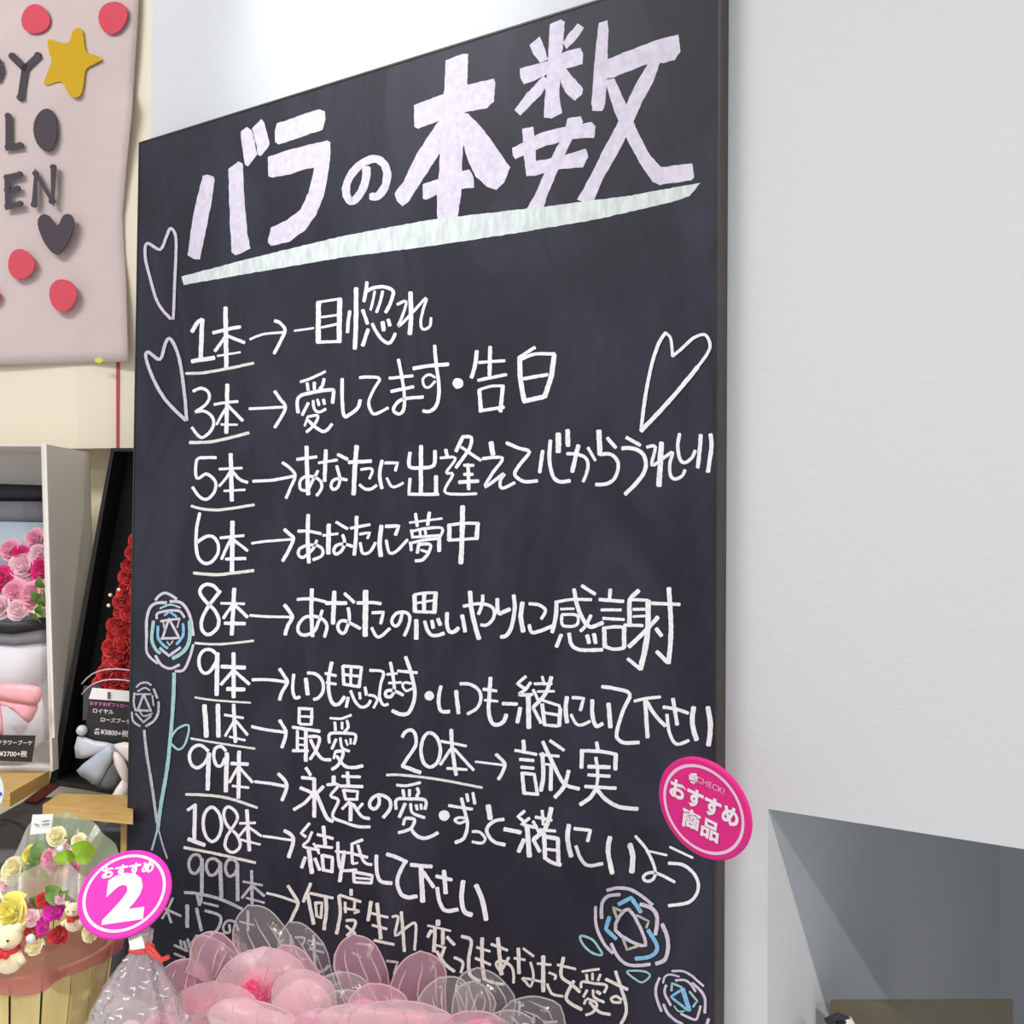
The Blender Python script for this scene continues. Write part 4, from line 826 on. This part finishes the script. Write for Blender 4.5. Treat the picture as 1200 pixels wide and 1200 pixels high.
card('price_card', [(106, 806), (178, 812), (174, 874), (99, 866)], Zk-.045, 'black price card with white top and pink line in the black box',
     [('おすすめギフトローズ', .37, .30, .085, m_pi), ('ロイヤル', .25, .44, .105, m_wi), ('ローズブーケ', .47, .60, .10, m_wi), ('各¥3800+税', .42, .84, .13, m_wi)])
cq = [P(108, 806, Zk-.0475), P(176, 812, Zk-.0475), P(176, 824, Zk-.0475), P(104, 819, Zk-.0475)]
wt = thing('card_holder', cq[3], 'white clip strip along the top of the black price card', 'clip')
quadbox('strip', cq, FH*.001, mat('white_clip', (240, 240, 240), .4), wt)
quadbox('spring', [P(126, 811, Zk-.05), P(129, 811, Zk-.05), P(129, 819, Zk-.05), P(126, 819, Zk-.05)], FH*.001, mat('dark_metal', (90, 90, 90), .4), wt)
bow2 = thing('ribbon_bow', K(125, 930, -.03), 'grey and white satin ribbon bow with a forked tail below the red roses', 'bow')
m_sat = mat('grey_satin', (196, 200, 212), .35, bump=.2, bscale=30, bdist=.004); m_wsat = mat('white_satin', (240, 228, 226), .35, bump=.2, bscale=30, bdist=.004)
poly_sheet('ribbon_loop', [(91, 863), (110, 868), (134, 872), (128, 880), (108, 886), (89, 888)], m_sat, bow2, Zk-.05)
poly_sheet('ribbon_loop', [(134, 872), (136, 884), (126, 900), (114, 920), (103, 914), (90, 903), (110, 886), (124, 874)], mat('blue_grey_satin', (172, 182, 198), .35), bow2, Zk-.052)
poly_sheet('ribbon_loop', [(134, 872), (160, 872), (170, 900), (150, 894), (140, 884)], m_wsat, bow2, Zk-.052)
poly_sheet('paper_fold', [(112, 922), (126, 898), (136, 884), (142, 905), (138, 925), (124, 928)], mat('dark_grey_paper', (100, 102, 108), .5), bow2, Zk-.047)
poly_sheet('ribbon_tail', [(134, 880), (144, 888), (151, 905), (150, 925), (141, 910), (134, 895)], m_wsat, bow2, Zk-.058)
poly_sheet('ribbon_tail', [(143, 914), (151, 922), (147, 940), (136, 955), (123, 970), (121, 959), (107, 965), (118, 950), (130, 935)], m_wsat, bow2, Zk-.06, .004)
g = G(); bm = bmesh.new(); bmesh.ops.create_icosphere(bm, subdivisions=2, radius=.0085); p = P(96, 856, Zk-.05)
g.add([p + v.co for v in bm.verts], [tuple(v.index for v in f.verts) for f in bm.faces]); bm.free()
g.build('ribbon_knot', m_sat, bow2, smooth=True)

# ------------------------------------------------------------------ front table (just below the frame)
TZ = 0.74
g = G().box((-.035, -.62, TZ-.03), (.98, -.012, TZ))
for x in (-.02, .9):
    for y in (-.58, -.06): g.box((x, y, 0), (x+.04, y+.04, TZ-.03))
tag(g.build('display_table', mat('white_table', (220, 216, 210), .5), base=(0, -.3, 0)), 'white display table in front of the chalkboard, below the flowers', 'table')

# ------------------------------------------------------------------ veneer basket with flowers at the lower left
Zk2 = 1.12
bc = P(22, 1150, Zk2 + .10); 
bask = thing('flower_basket', (bc.x, bc.y, TZ), 'veneer basket of yellow, pink and red flowers in pale green film, lower left', 'basket')
m_ven = mat('veneer', (222, 208, 150), .5, rgb2=(204, 186, 124), nscale=5, stretch=(8, 8, 1))
rt = .105; rbm = .085; zr = P(30, 1150, Zk2).z
n = 20
for k in range(n):
    a0, a1 = 2*math.pi*k/n, 2*math.pi*(k+.93)/n; g = G(); off = .0015*(k % 2)
    qb = [Vector((bc.x+math.cos(a)*(rbm+r_), bc.y+math.sin(a)*(rbm+r_), TZ+.001)) for a, r_ in ((a0, off), (a1, off), (a1, off-.003), (a0, off-.003))]
    qt = [Vector((bc.x+math.cos(a)*(rt+r_), bc.y+math.sin(a)*(rt+r_), zr)) for a, r_ in ((a0, off), (a1, off), (a1, off-.003), (a0, off-.003))]
    g.hexa(qb + qt).build('veneer_slat', m_ven, bask, recalc=True)
g = G(); ringp = [Vector((bc.x+math.cos(2*math.pi*k/40)*(rt+.002), bc.y+math.sin(2*math.pi*k/40)*(rt+.002), zr)) for k in range(41)]
g.tube(ringp, .003, 6, cap=False).build('rim', m_ven, bask, smooth=True)
g = G(); g.add([Vector((bc.x+math.cos(2*math.pi*k/24)*rt*.97, bc.y+math.sin(2*math.pi*k/24)*rt*.97, zr-.02)) for k in range(24)], [tuple(range(24))]).build('floral_foam', m_leaf, bask)
# pink organza collar
rows = []
for j in range(7):
    v = j/6; row = []
    for k in range(65):
        a = 2*math.pi*k/64; wv_ = .006*math.sin(a*9) + .004*math.sin(a*17+1)
        r_ = rt + .006 + .018*v + wv_*(.4+.9*abs(v-.3)); z = zr - .012 + .060*v + (1-v)*.005*math.sin(a*6+1) + .004*v*math.sin(a*5) + .012*v*math.cos(a - .3)
        row.append(Vector((bc.x+math.cos(a)*r_, bc.y+math.sin(a)*r_, z)))
    rows.append(row)
sheet('organza_collar', rows, film('pink_organza', (222, 118, 130), .62, .35, spec=.3, trans=.35), bask, label='pink organza ribbon collar')
g = G(); g.tube([r for r in rows[6]], .0016, 5, cap=False).build('collar_edge', film('rose_edge', (240, 110, 125), .85, .3, spec=.3), bask, smooth=True)
# flowers and leaves
cnt = 0
def bf(x, y, r, ms, dz=0, to=None):
    global cnt
    put_rose(ms, P(x, y, Zk2 + dz), r*(Zk2+dz)/FPX, bask, to or (-FV + UV*.45 + RV*rnd.uniform(-.3, .3)), name='flower', k=cnt); cnt += 1
for a_ in [(12, 1070, 24, R_yel), (-14, 1060, 20, R_crm), (36, 1075, 11, R_lt), (-14, 1096, 14, R_lt), (62, 1068, 13, R_mag), (50, 1085, 11, R_mag), (68, 1096, 12, R_red), (36, 1092, 10, R_red),
           (104, 1060, 12, R_lt), (106, 1092, 12, R_crm), (70, 1052, 9, R_lt), (50, 1055, 9, R_red), (40, 1108, 12, R_crm), (100, 1070, 10, R_red)]: bf(*a_, dz=-.01)
for a_ in [(16, 1020, 17, R_crm), (36, 1002, 12, R_yel), (8, 1035, 11, R_lt), (66, 980, 13, R_crm), (58, 1006, 13, R_pink), (72, 1000, 14, R_lt), (84, 1014, 12, R_pink), (62, 1018, 10, R_lt), (92, 986, 10, R_crm)]: bf(*a_, dz=.10)
for (x, y, dx, dy, L, m_, dz) in [(90, 1004, -.9, .05, .04, m_lime, .06), (112, 998, -1, .35, .045, m_lime, .05), (108, 1006, -1, .1, .03, m_lime, .04), (42, 996, .1, -1, .03, m_leaf, .07), (48, 985, -.1, -1, .035, m_leaf, .07),
                                  (56, 1050, .8, .5, .04, m_leaf, .0), (70, 1060, .7, .9, .04, m_leaf, .0), (80, 1052, -.8, .2, .04, m_leaf, .0), (40, 1062, .6, .9, .03, m_leaf, .01), (30, 1020, 1, -.3, .03, m_leaf, .06), (48, 1022, .7, -.3, .025, m_leaf, .06)]:
    leaf(bask, P(x, y, Zk2 + dz), RV*dx + UV*dy - FV*.25, -FV + UV*.3, L*.62, L*.22, m_)
p = P(71, 995, Zk2+.02); g = G(); bm = bmesh.new(); bmesh.ops.create_icosphere(bm, subdivisions=2, radius=.0045)
g.add([p + v.co for v in bm.verts], [tuple(v.index for v in f.verts) for f in bm.faces]); g.build('pearl_pin', mat('pearl_grey', (225, 230, 230), .15), bask, smooth=True)
p = P(36, 1100, Zk2-.05); g = G().add([p + v.co*1.1 for v in bm.verts], [tuple(v.index for v in f.verts) for f in bm.faces]); g.build('pearl_pin', mat('pearl_grey', (225, 230, 230), .15), bask, smooth=True); bm.free()
def ball(g, c, r, sq=(1, 1, 1)):
    bm = bmesh.new(); bmesh.ops.create_icosphere(bm, subdivisions=3, radius=1)
    g.add([c + RV*v.co.x*r*sq[0] + UV*v.co.y*r*sq[1] + FV*v.co.z*r*sq[2] for v in bm.verts], [tuple(v.index for v in f.verts) for f in bm.faces]); bm.free()
m_pl = mat('cream_plush', (250, 232, 196), .95, sheen=.4, bump=.6, bscale=300)
for (x, y, r_, lab) in [(10, 1098, 15, 'cream plush bear tucked in front of the yellow flower'), (86, 1066, 9, 'small cream plush bear with a red scarf beside the pink tag')]:
    Zp = Zk2 - .045; c = P(x, y, Zp); u_ = r_*Zp/FPX
    t = thing('plush_bear', P(x, y+r_*2.6, Zp), lab, 'plush toy')
    g = G(); ball(g, c, u_, (1, .92, .9)); g.build('head', m_pl, t, smooth=True)
    g = G(); ball(g, c - UV*u_*1.75, u_*1.1, (1, 1, .8)); g.build('body', m_pl, t, smooth=True)
    for s_ in (-1, 1):
        g = G(); ball(g, c + RV*s_*u_*.75 + UV*u_*.75, u_*.34); g.build('ear', m_pl, t, smooth=True)
        g = G(); ball(g, c + RV*s_*u_*.36 + UV*u_*.05 - FV*u_*.86, u_*.10); g.build('eye', mat('black_bead', (20, 20, 22), .2), t, smooth=True)
        g = G(); g.tube([c - UV*u_*1.3 + RV*s_*u_*.7, c - UV*u_*1.8 + RV*s_*u_*1.35 - FV*u_*.5], u_*.3, 8); g.build('arm', m_pl, t, smooth=True)
    g = G(); ball(g, c - UV*u_*.25 - FV*u_*.8, u_*.36, (1.1, .8, .8)); g.build('muzzle', m_pl, t, smooth=True)
    g = G(); g.tube([c - UV*u_*.95 + RV*math.cos(k*.524)*u_*.72 + FV*math.sin(k*.524)*u_*.72 for k in range(13)], u_*.2, 6, cap=False)
    ball(g, c - UV*u_*1.1 - FV*u_*.9 + RV*u_*.25, u_*.25); ball(g, c - UV*u_*1.1 - FV*u_*.9 - RV*u_*.25, u_*.25)
    g.build('red_scarf', mat('red_cloth_bow', (214, 50, 50), .7), t, smooth=True)
# green film hood behind and over the flowers
out = [(-60, 1060), (-20, 1040), (8, 1018), (24, 985), (40, 960), (58, 955), (76, 953), (95, 958), (114, 968), (130, 985), (142, 1005), (150, 1030)]
rows = []
for j in range(6):
    v = j/5; row = []
    for i, (x, y) in enumerate(smooth_pts(out, 3)):
        xx = x + (45-x)*v*.45; yy = y + (1075-y)*v*.8
        row.append(P(xx, yy, Zk2 + .13 - .02*v) - FH*(.02*math.sin(v*2.5) + .004*math.sin(i*1.3)))
    rows.append(row)
sheet('green_film', rows, film('green_film', (196, 214, 178), .62, .2, bump=.5, bscale=25, spec=.6), bask, label='pale green film hood')
rows = []
for j in range(5):
    v = j/4; row = []
    for i in range(16):
        u = i/15; x = 8 + 112*u; y = 1020 + 42*v - 10*math.sin(u*math.pi) + 18*(1-v)*abs(u-.45)
        row.append(P(x, y, Zk2 + .04 - .03*v) - FH*.012*math.sin(u*9))
    rows.append(row)
sheet('inner_film', rows, film('peach_film', (226, 196, 176), .42, .3, bump=.4, bscale=30, spec=.5), bask)
lb = thing('price_label', P(48, 975, Zk2+.02), 'small white price label on the green film of the basket', 'label')
quadbox('label_card', [P(38, 955, Zk2+.02), P(62, 954, Zk2+.02), P(60, 976, Zk2+.02), P(35, 978, Zk2+.02)], FH*.001, mat('label_white', (245, 245, 245), .5), lb)
for (x0, y0, x1, y1) in [(40, 965, 46, 967), (49, 962, 58, 961), (49, 966, 58, 965)]:
    quadbox('print_line', [P(x0, y0, Zk2+.0185), P(x1, y1, Zk2+.0185), P(x1, y1+1.4, Zk2+.0185), P(x0, y0+1.4, Zk2+.0185)], FH*.0004, mat('grey_print', (140, 145, 150), .5), lb)

# ------------------------------------------------------------------ clear film bag with red tie
Zc = 1.09
bag = thing('film_bag', Vector((P(165, 1190, Zc).x, P(165, 1190, Zc).y, TZ)), 'clear crinkled film bag tied with a red tie under the pink tag', 'bag')
prof = [(166, 1090, 13), (167, 1100, 11), (166, 1110, 10), (165, 1118, 15), (164, 1130, 24), (163, 1150, 36), (163, 1175, 48), (165, 1200, 58), (168, 1235, 66), (170, 1275, 70)]
rows = []
for j, (x, y, r_) in enumerate(prof):
    row = []
    base = P(x, y, Zc)
    for k in range(49):
        a = 2*math.pi*k/48; rr = r_*Zc/FPX*(1 + .07*math.sin(a*7+j*.4) + .04*math.sin(a*13+j*1.1))
        row.append(base + RH*math.cos(a)*rr + FH*math.sin(a)*rr*.8)
    rows.append(row)
sheet('film', rows, film('crinkled_film', (240, 230, 240), .45, .2, bump=1.0, bscale=90, spec=.6, trans=.5), bag)
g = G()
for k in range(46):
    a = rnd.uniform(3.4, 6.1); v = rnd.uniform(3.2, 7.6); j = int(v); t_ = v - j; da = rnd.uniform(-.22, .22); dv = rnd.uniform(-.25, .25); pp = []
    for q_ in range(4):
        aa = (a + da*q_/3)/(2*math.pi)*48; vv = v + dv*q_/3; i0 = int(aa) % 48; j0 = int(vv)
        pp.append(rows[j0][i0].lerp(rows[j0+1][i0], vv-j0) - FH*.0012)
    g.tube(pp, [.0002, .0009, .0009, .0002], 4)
o = g.build('crease_glints', mat('glint_white', (250, 250, 255), .15), bag); o['kind'] = 'stuff'  # white crease tubes standing in for sparkle highlights on the film
g = G(); rr = .0115
g.tube([P(166, 1111, Zc) + RH*math.cos(a_*.314)*rr + FH*math.sin(a_*.314)*rr for a_ in range(21)], .0022, 6, cap=False)
for tl_ in ([(172, 1112), (180, 1120), (190, 1124), (198, 1121)], [(170, 1108), (178, 1112), (186, 1122), (192, 1126)], [(172, 1105), (174, 1110), (172, 1113)]):
    g.tube([P(x, y, Zc-.012) for x, y in smooth_pts(tl_, 3)], .0026, 6)
g.build('red_tie', mat('red_tie', (245, 80, 75), .4), bag, smooth=True)
for k, (x, y, r_, ms) in enumerate([(150, 1215, 18, R_lt), (185, 1205, 18, R_wr), (165, 1235, 22, R_lt)]):
    put_rose(ms, P(x, y, Zc), r_*Zc/FPX, bag, -FV + UV*.8, name='flower', k=k)

# ------------------------------------------------------------------ pink film-wrapped flowers
f_pink = film('pink_wrap', (255, 214, 226), .72, .25, bump=.6, bscale=45, spec=.4)
f_mauve = film('mauve_wrap', (240, 184, 206), .50, .22, bump=.5, bscale=45, spec=.4)
f_clear = film('clear_petal', (226, 216, 220), .24, .15, bump=.5, bscale=60, spec=.6)
f_rimc = film('clear_rim', (240, 232, 236), .6, .3, spec=.3); f_rimp = film('pink_rim', (255, 222, 230), .8, .3, spec=.3)
def wrap_petal(parent, ax, ay, w, h, rot, Y, m, rm):
    """film petal: apex at pixel (ax, ay), width w, height h px, standing on the plane y=Y, cupped towards the viewer"""
    le = rnd.uniform(-.45, .25); ph = rnd.uniform(0, 6); rows = []; nn = 13; vs = [0, .006, .025, .06, .11, .18, .27, .38, .52, .7, .85, 1]; s_ = (P(ax, ay, 1) - CP); Z = (Y-CP.y)/s_.y
    def pt(u, v):     # u -1..1, v 0 apex .. 1 base
        ww = w/2*(math.sqrt(max(0, 1-(1-min(1, v/.45))**2)) - (.18*(v-.45)/.55 if v > .45 else 0))
        x = u*ww; y = v*h + (abs(u)**2.2)*h*.02
        x += le*(1-v)**2*w*.5 + w*.03*math.sin(v*9+ph)*(1 if u > 0 else .6)*min(1, v*4)
        xr = ax + x*math.cos(rot) - y*math.sin(rot); yr = ay + x*math.sin(rot) + y*math.cos(rot)
        cup = (1-u*u)*.20*w*Z/FPX*min(1, v*3) + .16*h*v*Z/FPX
        return P(xr, yr, Z - cup*.8) 
    for v in vs:
        rows.append([pt(-1 + 2*i/(nn-1), v) for i in range(nn)])
    o = sheet('film_petal', rows, m, parent)
    path = [pt(-1, v) for v in vs[:0:-1]] + [pt(0, 0)] + [pt(1, v) for v in vs[1:]]
    rg = G().tube(path, .0009, 5).build('petal_rim', rm, o, smooth=True)
    for q_ in (-.45, .1, .5):
        u0 = q_ + rnd.uniform(-.12, .12); du = rnd.uniform(-.25, .25); v0 = rnd.uniform(.12, .3); v1 = rnd.uniform(.6, .95)
        G().tube([pt(u0 + du*k/5, v0 + (v1-v0)*k/5) - FH*.0008 for k in range(6)], [.0002, .0007, .001, .001, .0006, .0002], 4).build('film_crease', rm, o, smooth=True)
    return o
wraps = [
 # label, flower (x,y,r,kind), petals [(apex x, apex y, w, h, rot, Y, kind)]
 ('clear and pink wrapped rose with a pointed clear ear, nearest the film bag', (222, 1192, 34, 'h'), [(240, 1091, 52, 110, -.45, -.10, 'c'), (232, 1185, 110, 50, .0, -.2, 'p'), (222, 1123, 62, 90, .25, -.13, 'm'), (250, 1150, 110, 80, .0, -.18, 'p')]),
 ('wrapped rose with the tall clear petal over the last chalk row', (300, 1158, 22, 'h'), [(292, 1060, 66, 110, -.35, -.09, 'c'), (298, 1110, 104, 90, -.05, -.13, 'p'), (340, 1150, 70, 70, -.3, -.16, 'p'), (268, 1098, 60, 60, .5, -.11, 'm')]),
 ('wrapped rose with two faint clear petals, right of the tallest petal', (345, 1205, 26, 'p'), [(335, 1082, 54, 100, -.45, -.07, 'c'), (348, 1134, 76, 90, -.25, -.14, 'p'), (338, 1105, 50, 80, -.3, -.10, 'm')]),
 ('wrapped rose with one upright mauve petal, middle of the pile', (425, 1200, 30, 'w'), [(420, 1094, 60, 90, -.12, -.08, 'm'), (400, 1138, 74, 70, -.1, -.11, 'c'), (434, 1152, 74, 80, -.25, -.15, 'm'), (420, 1176, 100, 50, .1, -.19, 'p')]),
 ('pale pink wrapped rose low in front at the frame edge', (330, 1212, 40, 'w'), [(395, 1160, 60, 60, -.4, -.14, 'c'), (310, 1172, 110, 60, .1, -.2, 'p'), (370, 1182, 60, 50, -.1, -.21, 'm')]),
 ('wrapped rose with a mauve petal holding a dark gap, right of middle', (478, 1215, 36, 'w'), [(486, 1115, 66, 90, -.08, -.08, 'm'), (508, 1148, 70, 70, -.35, -.12, 'c'), (470, 1172, 120, 50, .0, -.18, 'p')]),
 ('clear domed wrap at the right end of the pink pile', (560, 1218, 26, 'w'), [(572, 1134, 68, 80, .0, -.07, 'c'), (558, 1150, 50, 60, .1, -.10, 'c'), (540, 1186, 90, 50, -.2, -.15, 'm')]),
 ('lowest clear wrap at the far right of the pile', (612, 1222, 22, 'p'), [(612, 1166, 70, 60, -.5, -.07, 'c'), (590, 1184, 60, 40, -.2, -.10, 'c')]),
]
for k, (lab, fl, pts) in enumerate(wraps):
    x, y, r_, kd = fl; Yf = -.14; d = ray(x, y); Z = (Yf-CP.y)/d.y; c = CP + d*Z
    t = thing('wrapped_rose', Vector((c.x, c.y, TZ)), lab, 'wrapped rose', 'film wrapped roses in front of the chalkboard')
    put_rose({'h': R_wrh, 'w': R_wr, 'p': R_pink}[kd], c, r_*Z/FPX, t, -FV + UV*.9, name='rose', k=k)
    for (ax, ay, w, h, rot, Y, kk) in pts:
        wrap_petal(t, ax, ay, w, h, rot, Y, {'c': f_clear, 'm': f_mauve, 'p': f_pink}[kk], f_rimc if kk == 'c' else f_rimp)
    # cone sleeve standing on the table
    g = G(); V = []; n = 20; zt_ = c.z - .012
    for (z, r2) in ((TZ+.001, .012), (TZ+.05, .02), (zt_, .038)):
        V += [Vector((c.x+math.cos(2*math.pi*i/n)*r2, c.y+math.sin(2*math.pi*i/n)*r2, z)) for i in range(n)]
    F = [(j*n+i, j*n+(i+1) % n, (j+1)*n+(i+1) % n, (j+1)*n+i) for j in range(2) for i in range(n)]
    mesh('sleeve', V, F, f_pink, t, smooth=True)

# ------------------------------------------------------------------ alcove: amber sheet and patterned bag
q = [P(974, 1173, 1.10), P(1187, 1172, 1.10), P(1187, 1330, 1.10), P(974, 1330, 1.10)]
o = quadbox('acrylic_sheet', q, FH*.003, film('amber_acrylic', (140, 124, 84), .5, .3, spec=.4), base=q[3])
tag(o, 'smoky amber acrylic sheet standing low in the wall alcove', 'acrylic sheet')
al = thing('alcove_shelf', (nx+.6, .5, .5), 'white shelf inside the wall alcove under the amber sheet', 'shelf')
zb = q[3].z
G().box((nx+.001, WY+.01, zb-.03), (3.2, .5, zb-.0005)).build('board', m_wall, al)
G().box((nx+.001, WY+.01, 0), (nx+.02, .5, zb-.03)).build('side_panel', m_wall, al)
G().box((3.18, WY+.01, 0), (3.2, .5, zb-.03)).build('side_panel', m_wall, al)
pc = P(990, 1226, 1.02); m_pat = mat('black_white_fabric', (235, 232, 226), .8, rgb2=(30, 30, 38), nscale=55)
m_pat.node_tree.nodes['Color Ramp'].color_ramp.elements[0].position = .5; m_pat.node_tree.nodes['Color Ramp'].color_ramp.elements[1].position = .53
bgt = thing('patterned_pouch', Vector((pc.x, pc.y, zb)), 'black and white patterned fabric pouch peeking up in the alcove', 'pouch')
V = []; F = []; nn, mm = 24, 14
for j in range(mm+1):
    v = j/mm; rr = math.sin(math.pi*(.04+.72*v))**.8; z = pc.z + .028 - (pc.z+.028-zb)*v
    for i in range(nn):
        a = 2*math.pi*i/nn; r3 = (.036*rr)*(1 + .06*math.sin(a*6))
        V.append(Vector((pc.x, pc.y, z)) + RH*math.cos(a)*r3 + FH*math.sin(a)*r3*.8)
for j in range(mm):
    for i in range(nn): F.append((j*nn+i, j*nn+(i+1) % nn, (j+1)*nn+(i+1) % nn, (j+1)*nn+i))
F.append(tuple(range(nn))[::-1]); F.append(tuple(mm*nn+i for i in range(nn)))
mesh('pouch_body', V, F, m_pat, bgt, smooth=True)
p = P(982, 1198, 1.02); G().tube([p - RH*.012, p + UV*.006 - FH*.0, p + RH*.012], .004, 8).build('pouch_knot', mat('navy_fabric', (50, 50, 62), .8), bgt, smooth=True)
